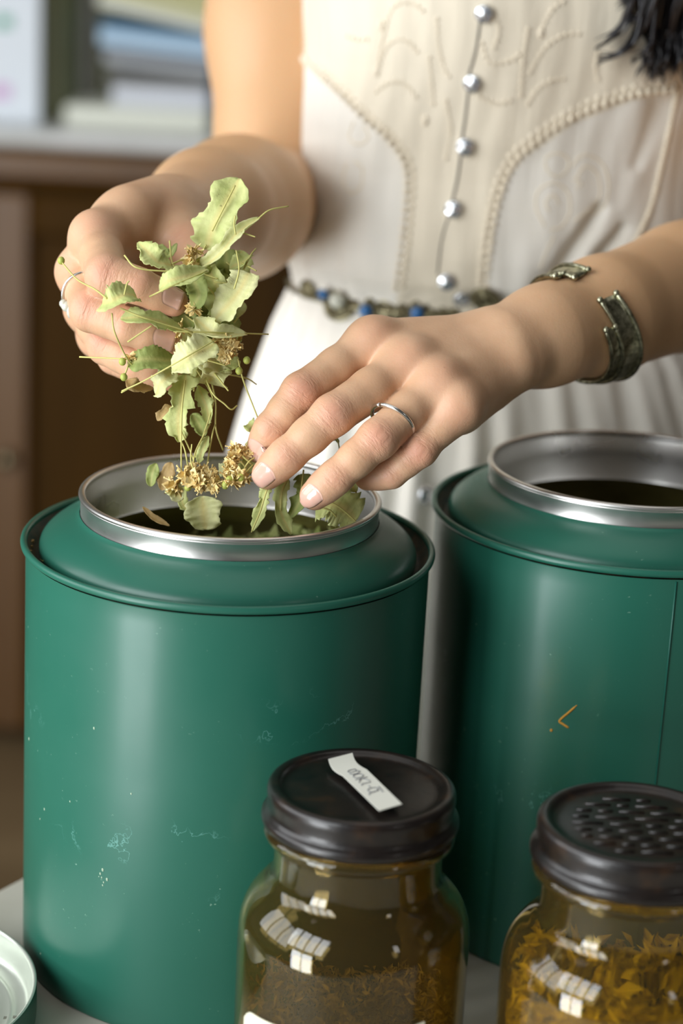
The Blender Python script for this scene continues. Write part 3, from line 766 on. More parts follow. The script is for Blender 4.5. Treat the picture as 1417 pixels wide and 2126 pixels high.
# belt
belt = MB(); cv = []
for th in np.linspace(-1.6, 1.9, 90): cv.append(dress_pt(np.array([th]), np.array([ZW-.0015]))[0]+np.array([math.sin(th), -math.cos(th), 0])*.002-po)
belt.tube(cv, .0016, 6); bo_ = belt.build('belt', M['bronze'], person); bo_['label'] = 'tarnished metal belt with round medallions and blue stones'
for x, y, r_, st in ((645, 597, .005, None), (712, 632, .0105, None), (800, 648, .0130, None), (900, 652, .0135, None), (1010, 615, .008, None)):
    p, n_ = on_dress(x, y)
    u = norm(np.cross(n_, [0, 0, 1])); v = np.cross(n_, u); Rm = np.stack([u, v, n_], 1); mb = MB()
    for rr_, zz_, tr in ((r_, .003, .0011), (r_*.72, .0034, .0009), (r_*.40, .0038, .0009)):
        mb.tube([p+Rm@np.array([rr_*math.cos(a), rr_*math.sin(a), zz_])-po for a in np.linspace(0, 2*PI, 25)], tr, 6)
    for k in range(12):
        a = k*PI/6; mb.ball(p+Rm@np.array([r_*.86*math.cos(a), r_*.86*math.sin(a), .0038])-po, r_*.12, 6)
        mb.tube([p+Rm@np.array([r_*.4*math.cos(a), r_*.4*math.sin(a), .0034])-po, p+Rm@np.array([r_*math.cos(a+.26), r_*math.sin(a+.26), .003])-po], .0007, 5)
    V = [p+Rm@np.array([r_*math.cos(2*PI*k/20), r_*math.sin(2*PI*k/20), z_])-po for z_ in (.0012, .0024) for k in range(20)]
    mb.add(V, [tuple(range(20))[::-1], tuple(range(20, 40))]+[(k, (k+1) % 20, 20+(k+1) % 20, 20+k) for k in range(20)])
    mb.build('medallion', M['bronze'], bo_)
for x, y, r_, mm, nm in ((683, 603, .0032, 'blue', 'blue_stone'), (765, 634, .0040, 'blue', 'blue_stone'), (872, 657, .0040, 'blue', 'blue_stone'), (714, 614, .0050, 'pearl', 'pearl')):
    p, n_ = on_dress(x, y); mb = MB(); mb.ball(p+n_*.0065-po, r_, 14, sc_=(1, .7, 1)); mb.build(nm, M[mm], bo_)

# ------------------------------------------------------------------ jewellery
def torus_arc(mb, c_, ax, ref, R_, tr, a0=0, a1=2*PI, n=48, sides=10, ecc=1.0):
    ax = norm(ax); u = norm(ref-ax*(ref@ax)); v = np.cross(ax, u)
    mb.tube([c_+R_*(math.cos(a)*u+ecc*math.sin(a)*v) for a in np.linspace(a0, a1, n)], tr, sides)
mb = MB(); a_, b_ = at(*LH['lr'][0][0]), at(*LH['lr'][0][1]); fd = norm(b_-a_)
torus_arc(mb, at(814, 874, .9265), norm(fd+.20*RT-.10*UP), UP, .0104, .00095)
mb.build('finger_ring', M['silver'], person)['label'] = 'plain silver band on the left ring finger'
mb = MB(); a_, b_ = at(*RH['rm'][0][0]), at(*RH['rm'][0][1]); rc = at(180, 612, .9535); fd = norm(b_-a_)
torus_arc(mb, rc, fd, UP, .0112, .00075)
ringo = mb.build('finger_ring', M['silver'], person); ringo['label'] = 'thin wire ring with a small pale bead on the right hand'
mb = MB(); bc = at(141, 636, .948); mb.ball(bc-RT*.0006-po, .0026, 10); mb.ball(bc+RT*.0013-UP*.0022-po, .0030, 10, sc_=(.7, 1, 1.2)); mb.ball(bc-RT*.002+UP*.0012-po, .0021, 10)
ringo.data.transform(Matrix.Translation(-Vector(po))); 
[o for o in person.children if o.name == 'finger_ring'][0].data.transform(Matrix.Translation(-Vector(po)))
mb.build('ring_bead', M['pearl'], ringo)
# cuff bracelet: an open band round the left forearm
ca = at(1180, 681, 1.0); cb = at(1417, 596, 1.070); ax = norm(cb-ca); bc = at(1222, 668, 1.009)
tn = norm(CAMW-ax*(CAMW@ax)); tu = np.cross(ax, tn); tu = tu if tu@UP > 0 else -tu
def cuff(w0, w1, a0, a1, shift, Rr, name_mb, rail=True):
    n = 44; V = []; F = []; R0 = Rr
    def fr_(a, s, r): # lean the band so its top comes forward along the arm
        dr_ = tn*math.cos(a)+tu*math.sin(a); o_ = bc+ax*(s+shift-.0075*math.sin(a)-.006-.010*math.cos(a))
        hit = bodyT.ray_cast(Vector(o_+dr_*.05), Vector(-dr_), .05)
        q = np.array(hit[0]) if hit[0] is not None else o_+dr_*R0
        return q+dr_*(r-R0+.0014)-po
    ss = [w0, w0+.0012, (w0+w1)/2, w1-.0012, w1]; rs = [.0012, .0004, .0010, .0004, .0012]
    for i in range(n+1):
        a = a0+(a1-a0)*i/n
        for s, r in zip(ss, rs): V.append(fr_(a, s, R0+r))
        for s, r in zip(ss[::-1], rs): V.append(fr_(a, s, R0-.0008))
    k = 10
    for i in range(n):
        for j in range(k): F.append((i*k+j, i*k+(j+1) % k, (i+1)*k+(j+1) % k, (i+1)*k+j))
    F += [tuple(range(k))[::-1], tuple(n*k+j for j in range(k))]
    name_mb.add(V, F)
    for s in (w0, w1):
        name_mb.tube([fr_(a0+(a1-a0)*i/n, s, R0+.0008) for i in range(n+1)], .0011, 8)
        for a in (a0, a1): name_mb.ball(fr_(a, s, R0+.0010), .0017, 10)
mb = MB(); RB = .0282
a0, a1 = math.radians(14), math.radians(52-360)
cuff(-.001, .0100, a0, a1, 0.0, RB, mb); cuff(-.0085, -.0015, math.radians(-18), math.radians(66-360), 0.0, RB, mb)
mb.build('bracelet', M['silver_old'], person)['label'] = 'tarnished silver open cuff bracelet on the left forearm'

# shoulder straps of the dress
for sx in (.010, .186):
    V = []; ns, nw = 30, 7; rad = []
    c0 = np.array([sx, 1.272, .545])
    for i in range(ns):
        ph = math.radians(2+176*i/(ns-1)); d_ = np.array([0, -math.cos(ph), math.sin(ph)]); m_r = .05
        for k in range(nw):
            c1 = c0+np.array([(k/(nw-1)-.5)*.04, 0, 0]); hit = bodyT.ray_cast(Vector(c1+d_*.3), Vector(-d_), .3)
            if hit[0] is not None: m_r = max(m_r, (np.array(hit[0])-c1)@d_)
        rad.append(max(m_r+.005, .104*abs(math.cos(ph))**3))
    rad = np.array(rad); rad = np.array([rad[max(0, i-2):i+3].max() for i in range(ns)]); rad = np.convolve(np.pad(rad, 2, 'edge'), np.ones(5)/5, 'valid')
    for i in range(ns):
        ph = math.radians(2+176*i/(ns-1)); d_ = np.array([0, -math.cos(ph), math.sin(ph)])
        for k in range(nw): V.append(c0+np.array([(k/(nw-1)-.5)*.04, 0, 0])+d_*rad[i]-po)
    F = [(i*nw+k, i*nw+k+1, (i+1)*nw+k+1, (i+1)*nw+k) for i in range(ns-1) for k in range(nw-1)]
    o = mesh('shoulder_strap', V, F, M['cotton'], dress); so = o.modifiers.new('s', 'SOLIDIFY'); so.thickness = .002
# ------------------------------------------------------------------ hair
mb = MB(); hr = random.Random(3)
locks = [((1234, 106), (1322, -50), 9), ((1240, 136), (1345, 20), 12), ((1250, 98), (1325, -60), 4), ((1310, 140), (1370, 0), 6), ((1352, 172), (1375, 20), 26), ((1372, 176), (1400, 20), 22), ((1345, 160), (1365, 0), 16), ((1395, 160), (1420, 0), 26), ((1425, 175), (1440, 0), 34), ((1460, 190), (1470, 0), 40), ((1322, 165), (1348, 60), 5), ((1300, 60), (1340, -40), 12), ((1280, 20), (1330, -90), 10)]
for (tx, ty), (mx, my), cnt in locks:
    for k in range(cnt):
        j = lambda s: hr.gauss(0, s)
        def hd_(x, y):
            p, _n = on_dress(min(x, 1400), max(y, 10)); return (1.17 if p is None else (p-EYE)@FW)
        hd0 = hd_(tx, ty)-.012
        ty_ = ty-abs(j(14)); wsp = .35 if tx < 1320 else 1
        tip = at(tx+j(5)*wsp, ty_+j(5)*wsp, hd0+j(.004)); p2_ = at((tx*.55+mx*.45)+j(9)*wsp+(12 if tx < 1320 else 0), ty*.62+my*.38+j(8)*wsp+(8 if tx < 1320 else 0), hd0-.004+j(.006))
        p1_ = at(mx+j(20)*wsp, my+j(10), hd0-.006+j(.008)); p0_ = np.array([p1_[0]+.004+hr.gauss(0, .006), 1.143+hr.gauss(0, .005), .515]); pm_ = np.array([.150+hr.gauss(0, .010), 1.172+hr.gauss(0, .006), .585])
        pn_ = np.array([.140+hr.gauss(0, .008), 1.222+hr.gauss(0, .006), .655]); pq_ = np.array([.130+hr.gauss(0, .006), 1.262+hr.gauss(0, .008), .745])
        c_ = bez([pq_, pn_, pm_, p0_, p1_, p2_, tip], 5); n = len(c_); rad = np.linspace(.0016, .0011, n); rad[-7:] = np.linspace(.0011, .00015, 7)
        mb.tube(c_-po, rad, 5)
mb.build('hair', M['hair'], person)['label'] = 'wavy black hair hanging over the left shoulder'

# ------------------------------------------------------------------ linden leaves, stems and blossoms
def leaf_mesh(name, pts, hw, m, parent=None, curl=.35, jag=.18, seed=0, tw=0., taper=(.25, .55), nrm=None):
    r = random.Random(seed*13+5); hw = hw*1.22; c_ = bez([at(*p) for p in pts], 11); n = len(c_); V = []; F = []; W = 6; rib = []
    t = np.gradient(c_, axis=0); t /= np.linalg.norm(t, axis=1)[:, None]
    base_n = norm(nrm if nrm is not None else CAMW+.5*UP)
    def saw():
        out = []; v = 0
        for _ in range(n):
            v += r.uniform(-.1, .45)*jag
            if v > jag*.9 or r.random() < .15: v = -r.uniform(.0, 1.3)*jag*r.choice([.3, .5, 1.2])
            out.append(1+v*.8)
        q_ = r.uniform(0, 6); return [e*(1+.14*math.sin(q_+.45*k)) for k, e in enumerate(out)]
    eL = saw(); eR = saw()
    ph = r.uniform(0, 6); 
    for i in range(n):
        u = i/(n-1); prof = min(1, (u/taper[0])**.6 if u < taper[0] else 1)*(1 if u < 1-taper[1]*.6 else max(.12, max(0, math.cos((u-(1-taper[1]*.6))/(taper[1]*.6)*PI/2))**.6))
        w_ = hw/FPX*.94*max(.08, prof); nn = norm(base_n-t[i]*(base_n@t[i])); sd = np.cross(t[i], nn)
        ang = tw*(u-.5); nn, sd = nn*math.cos(ang)+sd*math.sin(ang), sd*math.cos(ang)-nn*math.sin(ang)
        for k in range(-W//2, W//2+1):
            f = k/(W/2); e = (eL if f < 0 else eR)[i] if abs(f) > .9 else 1
            V.append(c_[i]+sd*w_*f*e+nn*(w_*curl*(f*f)*1.1+w_*.12*math.sin(7*u+ph+f*2)+w_*.10*r.uniform(-1, 1)*abs(f)))
            rib.append(1.0 if k == 0 else 0.)
    K = W+1
    for i in range(n-1):
        for k in range(W): F.append((i*K+k, i*K+k+1, (i+1)*K+k+1, (i+1)*K+k))
    cc_ = np.mean(V, 0)
    V = np.array(V)
    if parent is not None: V = V-np.array(parent.location)
    o = mesh(name, V, F, m, parent)
    setattr_f(o, 'rib', rib)
    so = o.modifiers.new('s', 'SOLIDIFY'); so.thickness = .00022
    return o
def tube_obj(name, pts, r, m, parent=None, n=6):
    mb = MB(); c_ = bez([at(*p) for p in pts], 8)
    if parent is not None: c_ = c_-np.array(parent.location)
    mb.tube(c_, np.linspace(r, r*.8, len(c_)), n); return mb.build(name, m, parent)
def blossom_mesh(seed):
    r = random.Random(seed); mb = MB()
    for k in range(14):
        d = norm([r.gauss(0, 1), r.gauss(0, 1), r.gauss(0, 1)]); p = [d*.0012, d*.003+np.array([r.uniform(-.0006, .0006) for _ in range(3)]), d*.0040+np.array([r.uniform(-.0012, .0012) for _ in range(3)])]
        c_ = bez(p, 4); mb.tube(c_, .00034, 4); mb.ball(c_[-1], .0006, 5)
    for k in range(16):
        d = norm([r.gauss(0, 1), r.gauss(0, 1), r.gauss(0, 1)]); s = norm(np.cross(d, [r.random(), r.random(), 1])); e = np.cross(d, s)
        mb.add([d*.0006, d*.0024+s*.0016+e*.0006, d*.0046+e*.0012, d*.0024-s*.0016+e*.0006], [(0, 1, 2), (0, 2, 3)])
    mb.ball((0, 0, 0), .0014, 8); return mb
BL = []
for s in range(4):
    mb = blossom_mesh(s); me = bpy.data.meshes.new('blossom'); me.from_pydata(mb.V, [], mb.F); me.materials.append(M['flower']); me.polygons.foreach_set('use_smooth', np.ones(len(me.polygons), bool)); BL.append(me)
def blossom(p, parent=None, s=1., label=None):
    o = bpy.data.objects.new('blossom', BL[random.randrange(4)]); C.objects.link(o); q = at(*p)
    if parent is not None: q = q-np.array(parent.location); o.parent = parent
    o.location = q; o.rotation_euler = [random.uniform(0, 6) for _ in range(3)]; o.scale = (s,)*3
    if label: tag(o, label, 'flower', 'dried linden blossoms')
    return o
def bud(p, parent, r=.0017):
    mb = MB(); mb.ball(at(*p)-np.array(parent.location), r, 10, sc_=(1, 1, 1.1)); return mb.build('bud', M['bud'], parent)
GL = 'dried linden sprigs in the right hand'
def sprig(label, blade, hw, m, stems=(), buds=(), flowers=(), group=GL, seed=0, **kw):
    loc = at(*blade[0]); e = empty('linden_sprig', tuple(loc)); tag(e, label, 'herb', group)
    leaf_mesh('leaf_blade', blade, hw, M[m], e, seed=seed, **kw)
    for s in stems: tube_obj('stem', s, .00042, M['stem'], e)
    for b_ in buds: bud(b_, e)
    for f in flowers: blossom(f[:3], e, f[3] if len(f) > 3 else 1)
    return e
D0 = .945
sprig('tall upright pale green linden leaf standing above the bunch', [(428, 518, .945), (440, 478, .943), (466, 428, .942), (496, 370, .945)], 31, 'leaf', [[(402, 552, .95), (415, 530, .946), (428, 508, .944)], [(440, 480, .940), (466, 428, .939), (488, 385, .941)]], seed=1, taper=(.12, .35), curl=.25, jag=.22)
sprig('long rolled bract whose thin stem curves out to the upper right', [(398, 566, .94), (430, 548, .935), (463, 520, .933), (492, 485, .935), (538, 452, .938)], 11, 'leaf_pale', [[(536, 454, .938), (560, 436, .94), (599, 428, .945)], [(489, 487, .932), (486, 466, .932), (488, 448, .93)], [(500, 482, .935), (530, 492, .935)]], seed=2, curl=.9, jag=.3)
sprig('jagged torn leaf at the upper left of the bunch beside the index finger', [(286, 503, .930), (308, 524, .925), (330, 545, .925), (356, 552, .93)], 19, 'leaf', [[(258, 530, .915), (285, 556, .912), (352, 563, .915), (420, 560, .92)]], seed=3, jag=.4, taper=(.4, .3))
sprig('folded pale leaf lying across the tip of the index finger', [(330, 600, .912), (352, 584, .908), (390, 572, .91), (430, 558, .92)], 17, 'leaf', [[(310, 616, .909), (352, 596, .905), (430, 562, .915)]], seed=4, jag=.25)
sprig('broad lobed leaf hanging at the right side of the bunch', [(517, 566, .93), (500, 596, .925), (474, 632, .925), (440, 672, .93)], 25, 'leaf_pale', [[(486, 600, .92), (496, 560, .92), (490, 520, .93)]], seed=5, taper=(.1, .5))
sprig('second broad leaf behind the bunch right of the upright leaf', [(502, 520, .955), (490, 560, .953), (470, 600, .95), (445, 640, .95)], 30, 'leaf', [[(505, 560, .94), (520, 530, .94), (531, 516, .945)]], seed=6)
sprig('curled leaf over the middle finger, its long stem ending in a bud far left', [(212, 630, .905), (232, 622, .900), (258, 612, .902), (284, 618, .91)], 22, 'leaf', [[(222, 620, .902), (196, 600, .905), (160, 580, .91), (127, 543, .92)], [(258, 612, .90), (263, 590, .90), (268, 583, .90)], [(232, 650, .904), (238, 690, .905), (262, 742, .915), (276, 760, .92)]], buds=[(127, 541, .92)], seed=7, taper=(.1, .2))
sprig('narrow leaf between the index and middle fingertips', [(250, 661, .908), (290, 658, .905), (330, 668, .91), (378, 688, .92)], 15, 'leaf', [[(250, 640, .905), (300, 660, .903), (400, 690, .915)], [(265, 710, .907), (315, 676, .905)]], seed=8, jag=.3)
sprig('cream folded bract with a straight stem pointing right', [(405, 660, .93), (428, 682, .925), (452, 694, .922), (512, 694, .93)], 15, 'leaf_pale', [[(360, 688, .915), (440, 690, .92), (557, 694, .94)]], seed=9, curl=.8)
sprig('rounded olive green leaf covering the ring fingertip', [(266, 758, .922), (290, 748, .918), (330, 745, .92), (376, 750, .93)], 21, 'leaf_dark', [[(165, 741, .93), (210, 743, .925), (266, 745, .92)]], seed=10, jag=.1, taper=(.3, .5), curl=.2)
sprig('bright pale leaf in the lower middle of the bunch', [(356, 764, .918), (380, 750, .914), (410, 732, .914), (446, 712, .92)], 27, 'leaf_pale', [[(253, 812, .92), (300, 790, .916), (380, 745, .91), (446, 706, .918)]], seed=11, jag=.25)
sprig('short rounded leaf below the ring fingertip', [(322, 818, .93), (330, 802, .925), (345, 785, .925), (362, 768, .93)], 18, 'leaf_pale', seed=12)
sprig('tan curled scrap at the lower left of the bunch', [(264, 788, .93), (276, 798, .927), (290, 806, .93), (318, 806, .935)], 11, 'leaf_brown', [[(252, 815, .93), (270, 805, .927), (300, 790, .92)], [(268, 752, .92), (262, 770, .92), (257, 782, .92)]], buds=[(257, 783, .92), (254, 751, .918)], flowers=[(272, 742, .92, .8)], seed=13)
sprig('long torn leaf hanging straight down from the bunch', [(386, 778, .935), (378, 820, .93), (370, 870, .93), (372, 918, .935)], 19, 'leaf', [[(384, 790, .93), (377, 860, .926), (376, 990, .935)], [(376, 895, .93), (400, 950, .935), (405, 985, .94)]], seed=14, jag=.45, taper=(.1, .5))
sprig('small twisted leaf hanging right of the long hanging leaf', [(412, 800, .94), (420, 825, .935), (430, 850, .935), (432, 880, .94)], 11, 'leaf', [[(408, 768, .94), (440, 822, .935), (436, 860, .935), (405, 950, .94)], [(418, 762, .94), (440, 815, .93), (465, 838, .93), (480, 850, .932), (492, 842, .935)]], seed=15, jag=.4, tw=1.2)
sprig('small tan bract sticking out below the fingertips', [(326, 873, .93), (338, 858, .93), (354, 842, .932)], 8, 'leaf_brown', seed=16, taper=(.3, .3))
sprig('rolled pale leaf at the bottom right of the bunch', [(436, 770, .945), (455, 762, .94), (470, 750, .94), (480, 730, .945)], 20, 'leaf', [[(494, 745, .935), (505, 790, .935), (535, 868, .94)], [(430, 762, .95), (447, 830, .945), (448, 890, .945), (463, 935, .95)], [(460, 775, .945), (510, 785, .95), (532, 798, .955)]], buds=[(512, 748, .93), (496, 770, .928)], flowers=[(455, 712, .925, 1.1), (478, 722, .925, 1.1), (468, 738, .922), (490, 712, .93)], seed=17)
sprig('olive leaf low on the right with a cluster of blossoms', [(400, 640, .925), (412, 612, .92), (404, 588, .922), (395, 562, .93)], 17, 'leaf_dark', [[(352, 500, .94), (356, 540, .935), (365, 560, .93)], [(357, 548, .93), (385, 536, .935), (410, 528, .94)]], flowers=[(396, 533, .935, 1.1), (404, 520, .937), (395, 548, .933), (402, 640, .925), (372, 686, .925, .9), (380, 722, .92, .9)], seed=18)
sprig('dark green shred near the thumb', [(322, 528, .955), (335, 518, .955), (350, 530, .955), (367, 505, .955)], 8, 'leaf_dark', seed=19)
# filler leaves inside the bunch
fill = [(420, 600, 'just right of the index fingertip'), (445, 585, 'under the stem of the rolled bract'), (395, 612, 'touching the index fingernail'), (430, 630, 'below the folded leaf'), (462, 655, 'beside the foot of the broad lobed leaf'),
 (400, 700, 'right of the middle fingertip'), (430, 710, 'under the cream folded bract'), (420, 745, 'right of the olive round leaf'), (395, 770, 'atop the long hanging leaf'), (450, 740, 'behind the lower blossoms'),
 (385, 655, 'between the two fingernails'), (470, 610, 'behind the broad lobed leaf'), (485, 640, 'at the right edge below the broad lobed leaf'), (440, 560, 'just below the tall upright leaf'), (410, 565, 'below the upper blossom'),
 (470, 545, 'under the middle of the rolled bract'), (465, 700, 'behind the straight stem'), (375, 590, 'above the index fingertip'), (405, 790, 'beside the hanging leaves'), (445, 775, 'lowest on the right of the bunch'),
 (500, 545, 'at the upper right under the rolled bract tip'), (455, 625, 'in the middle of the bunch'), (415, 665, 'just above the cream folded bract'), (480, 670, 'at the right edge'), (365, 570, 'between the thumb and the jagged leaf'), (435, 680, 'at the very heart of the bunch')]
for i, (x, y, wh) in enumerate(fill):
    r = random.Random(i+50); a = r.uniform(-2.6, -.3); ln = r.uniform(22, 40); d = .942+r.uniform(-.006, .014); mk_ = r.choice(['leaf', 'leaf', 'leaf_pale', 'leaf_dark'])
    sprig({'leaf': 'pale green', 'leaf_pale': 'cream', 'leaf_dark': 'olive'}[mk_]+' leaf packed in the bunch, '+wh, [(x-ln*math.cos(a), y-ln*math.sin(a), d), (x, y, d-.004), (x+ln*math.cos(a), y+ln*math.sin(a), d+r.uniform(-.006, .008))], r.uniform(14, 24), mk_,
          [[(x, y, d-.005), (x+r.uniform(-50, 50), y+r.uniform(-50, 50), d-.01)]], seed=20+i, jag=.3, tw=r.uniform(-1, 1), curl=r.uniform(.1, .7), nrm=CAMW+UP*r.uniform(-.4, 1)+RT*r.uniform(-.8, .8))
# between the hands, under the bunch and in the left hand
GM = 'dried linden pieces between the hands'
sprig('blossom cluster dangling on thin stems over the tin opening', [(412, 962, .94), (416, 945, .938), (424, 925, .938), (432, 905, .94)], 7, 'leaf', [[(400, 990, .935), (405, 940, .935), (436, 880, .938)], [(428, 975, .94), (440, 905, .94), (447, 880, .945)], [(392, 985, .935), (385, 940, .936), (376, 915, .936)], [(405, 985, .93), (396, 955, .93), (398, 922, .93)]],
      buds=[(390, 1012, .93), (420, 1002, .93), (467, 1008, .93), (476, 996, .93)], flowers=[(386, 985, .932, 1.1), (398, 993, .93, 1.2), (410, 998, .93, 1.1), (405, 976, .935), (420, 985, .935, .9), (416, 1008, .93, .9), (432, 998, .932, 1.), (436, 985, .934, .9), (442, 1008, .93, .9), (428, 978, .936, .8)], group=GM, seed=60)
sprig('upright blossom spike between the hands left of the middle fingertip', [(455, 985, .945), (468, 975, .943), (480, 968, .943), (498, 966, .945)], 14, 'leaf_pale', [[(500, 985, .935), (515, 960, .933), (528, 950, .935)], [(470, 1004, .93), (500, 996, .932), (522, 980, .935)], [(480, 1000, .93), (505, 985, .932), (525, 965, .935)], [(484, 1006, .93), (508, 1000, .932), (524, 988, .935)], [(490, 950, .935), (505, 965, .935), (520, 985, .937)], [(494, 940, .935), (512, 955, .935), (526, 968, .937)]],
      buds=[(468, 1006, .93), (500, 992, .93)], flowers=[(486, 928, .937, .8), (490, 940, .936, .9), (483, 950, .935, .9), (480, 962, .934, .9), (478, 976, .934, 1.), (475, 988, .934, .9), (482, 1002, .93, 1.), (496, 990, .932, 1.1), (508, 992, .934, .9), (512, 940, .938, .8), (520, 928, .938, .6), (452, 1000, .933, .7)], group=GM, seed=61)
sprig('small round leaf beside the index fingertip of the left hand', [(514, 880, .945), (520, 884, .944), (530, 892, .945)], 12, 'leaf', [[(535, 868, .945), (528, 884, .945)]], group=GM, seed=62, taper=(.2, .3), jag=.05)
sprig('crumpled leaf scraps held against the index fingertip', [(506, 990, .945), (515, 965, .943), (520, 940, .944), (530, 905, .95)], 14, 'leaf', group=GM, seed=63, jag=.4)
GH = 'dried linden leaves hanging from the left hand'
sprig('narrow toothed leaf hanging below the middle fingertip', [(556, 1012, .932), (548, 1035, .932), (540, 1062, .933), (523, 1103, .937)], 10, 'leaf', [[(556, 1010, .93), (545, 1045, .929), (540, 1062, .931), (522, 1105, .935)]], group=GH, seed=64, jag=.4, taper=(.05, .6))
sprig('forked leaf hanging between the middle and ring fingertips', [(596, 992, .942), (584, 1025, .94), (582, 1060, .94), (604, 1110, .945)], 11, 'leaf', [[(600, 990, .94), (586, 1020, .938), (582, 1060, .939)]], group=GH, seed=65, jag=.3, taper=(.2, .4))
sprig('curved leaf hanging from behind the ring fingertip', [(622, 985, .945), (630, 1010, .943), (622, 1040, .942), (600, 1075, .945)], 14, 'leaf_dark', [[(630, 975, .94), (622, 1040, .94)]], group=GH, seed=66, jag=.3, taper=(.1, .5))
sprig('broad serrated leaf spread out under the ring and little fingers', [(655, 1048, .945), (685, 1045, .942), (712, 1058, .942), (738, 1082, .945)], 38, 'leaf', [[(655, 1052, .935), (685, 1060, .935), (705, 1085, .94)], [(668, 1038, .94), (700, 1050, .938), (738, 1082, .942)]], group=GH, seed=67, jag=.35, taper=(.1, .4), curl=.25)
sprig('thin pointed leaf on a stem beside the little finger', [(722, 985, .948), (730, 1005, .947), (738, 1022, .947)], 10, 'leaf', [[(738, 1020, .947), (745, 1050, .947), (742, 1075, .95)]], group=GH, seed=68)
sprig('dry dark hooked stem poking out above the ring finger', [(688, 914, .955), (697, 912, .955), (703, 920, .955)], 3, 'leaf_dark', [[(686, 915, .955), (699, 912, .955), (705, 935, .955)]], group=GH, seed=69)
# falling pieces
GF = 'linden pieces falling into the tin'
for i, (bl, hw_, mm, lb) in enumerate([
    ([(312, 1010, .95), (316, 985, .95), (324, 962, .95)], 10, 'leaf_dark', 'dark falling leaf at the left of the tin opening'),
    ([(335, 1018, .95), (345, 990, .95), (356, 960, .95)], 12, 'leaf_brown', 'tan falling blossom bract left of the dangling blossoms'),
    ([(348, 1005, .94), (360, 1018, .94), (376, 1040, .94)], 14, 'leaf_pale', 'pale falling bract just below the tan one'),
    ([(420, 1030, .945), (422, 1060, .945), (426, 1100, .95)], 30, 'leaf_pale', 'wide pale falling leaf over the middle of the tin opening'),
    ([(296, 1052, .945), (320, 1075, .945), (352, 1092, .945)], 5, 'leaf_brown', 'thin tan falling sliver low in the tin opening'),
    ([(388, 1060, .955), (378, 1040, .955), (382, 1010, .955)], 9, 'leaf', 'narrow falling leaf left of the wide pale one'),
    ([(425, 905, .96), (412, 880, .96), (398, 860, .96)], 12, 'leaf_dark', 'olive falling leaf behind the hanging stems')]):
    sprig(lb, bl, hw_, mm, group=GF, seed=80+i)
blossom((362, 1010, .94), None, 1.3, 'tan blossom falling beside the pale bract')

# ------------------------------------------------------------------ herbs inside the left tin
mb = MB(); hh = random.Random(5)
tin1 = np.array([TIN1[0], TIN1[1], 0]); 
for i in range(1500):
    a = hh.uniform(0, 2*PI); r_ = .084*math.sqrt(hh.random()); z = .183+.010*math.sin(a*2+1)*r_/.084+.006*hh.random()+.007*(r_/.084)**2
    c_ = np.array([r_*math.cos(a), r_*math.sin(a), z]); s = hh.uniform(.004, .011); u = norm([hh.gauss(0, 1), hh.gauss(0, 1), hh.gauss(0, .45)]); v = norm(np.cross(u, [hh.gauss(0, .5), hh.gauss(0, .5), 1])); n_ = np.cross(u, v)
    mb.add([c_-u*s, c_-v*s*.35+n_*s*.1, c_+u*s*.2-v*s*.3, c_+u*s, c_+u*s*.1+v*s*.35+n_*s*.15], [(0, 1, 4), (1, 2, 3, 4)], hh.randrange(3))
V = [(0, 0, .170)]+[(.0915*math.cos(2*PI*k/40), .0915*math.sin(2*PI*k/40), .170) for k in range(40)]
mb.add(V, [(0, 1+k, 1+(k+1) % 40) for k in range(40)], 2)
o = mb.build('dried_herbs', [M['leaf_dark'], M['leaf'], M['litter']], None, False); o.location = tin1
tag(o, 'loose dried herb leaves filling the left green tin', 'herbs', kind='stuff')

# ------------------------------------------------------------------ background: sideboard with papers and books
CY = 2.86; CZ = .168
cab = empty('wooden_sideboard', (-.5, CY+.25, -.75)); tag(cab, 'dark varnished wooden sideboard with panelled doors behind the woman', 'cabinet')
co = np.array([-.5, CY+.25, -.75])
mb = MB(); mb.box((0, 0, .455), (2.2, .46, .87)); mb.build('carcass', M['wood'], cab, False)
mb = MB(); mb.box((0, -.005, .905), (2.3, .54, .022)); o = mb.build('counter_top', M['counter'], cab, False); o.modifiers.new('b', 'BEVEL').width = .006
mb = MB(); mb.box((0, -.245, .868), (2.26, .045, .05)); o = mb.build('edge_moulding', M['wood_edge'], cab, False); o.modifiers.new('b', 'BEVEL').width = .012
xs_ = [-1.02, -.52, -.02, .48, .98]
for i in range(len(xs_)-1):
    d = empty('door', (0, 0, 0)); d.parent = cab; x0, x1 = xs_[i]+.01, xs_[i+1]-.01; xc = (x0+x1)/2
    for nm, c_, dm, mm in (('stile', (x0+.03, -.25, .43), (.06, .03, .80), 'wood_edge'), ('stile', (x1-.03, -.25, .43), (.06, .03, .80), 'wood'), ('rail', (xc, -.25, .80), (x1-x0-.12, .03, .06), 'wood'), ('rail', (xc, -.25, .06), (x1-x0-.12, .03, .06), 'wood'), ('panel', (xc, -.238, .43), (x1-x0-.12, .012, .70), 'wood')):
        mb = MB(); mb.box(c_, dm); o = mb.build(nm, M[mm], d, False)
        if nm != 'panel': o.modifiers.new('b', 'BEVEL').width = .006
    mb = MB(); mb.ball((x0+.03, -.275, .45), .013, 12); mb.build('knob', M['bronze'], d)
top = -.75+.916
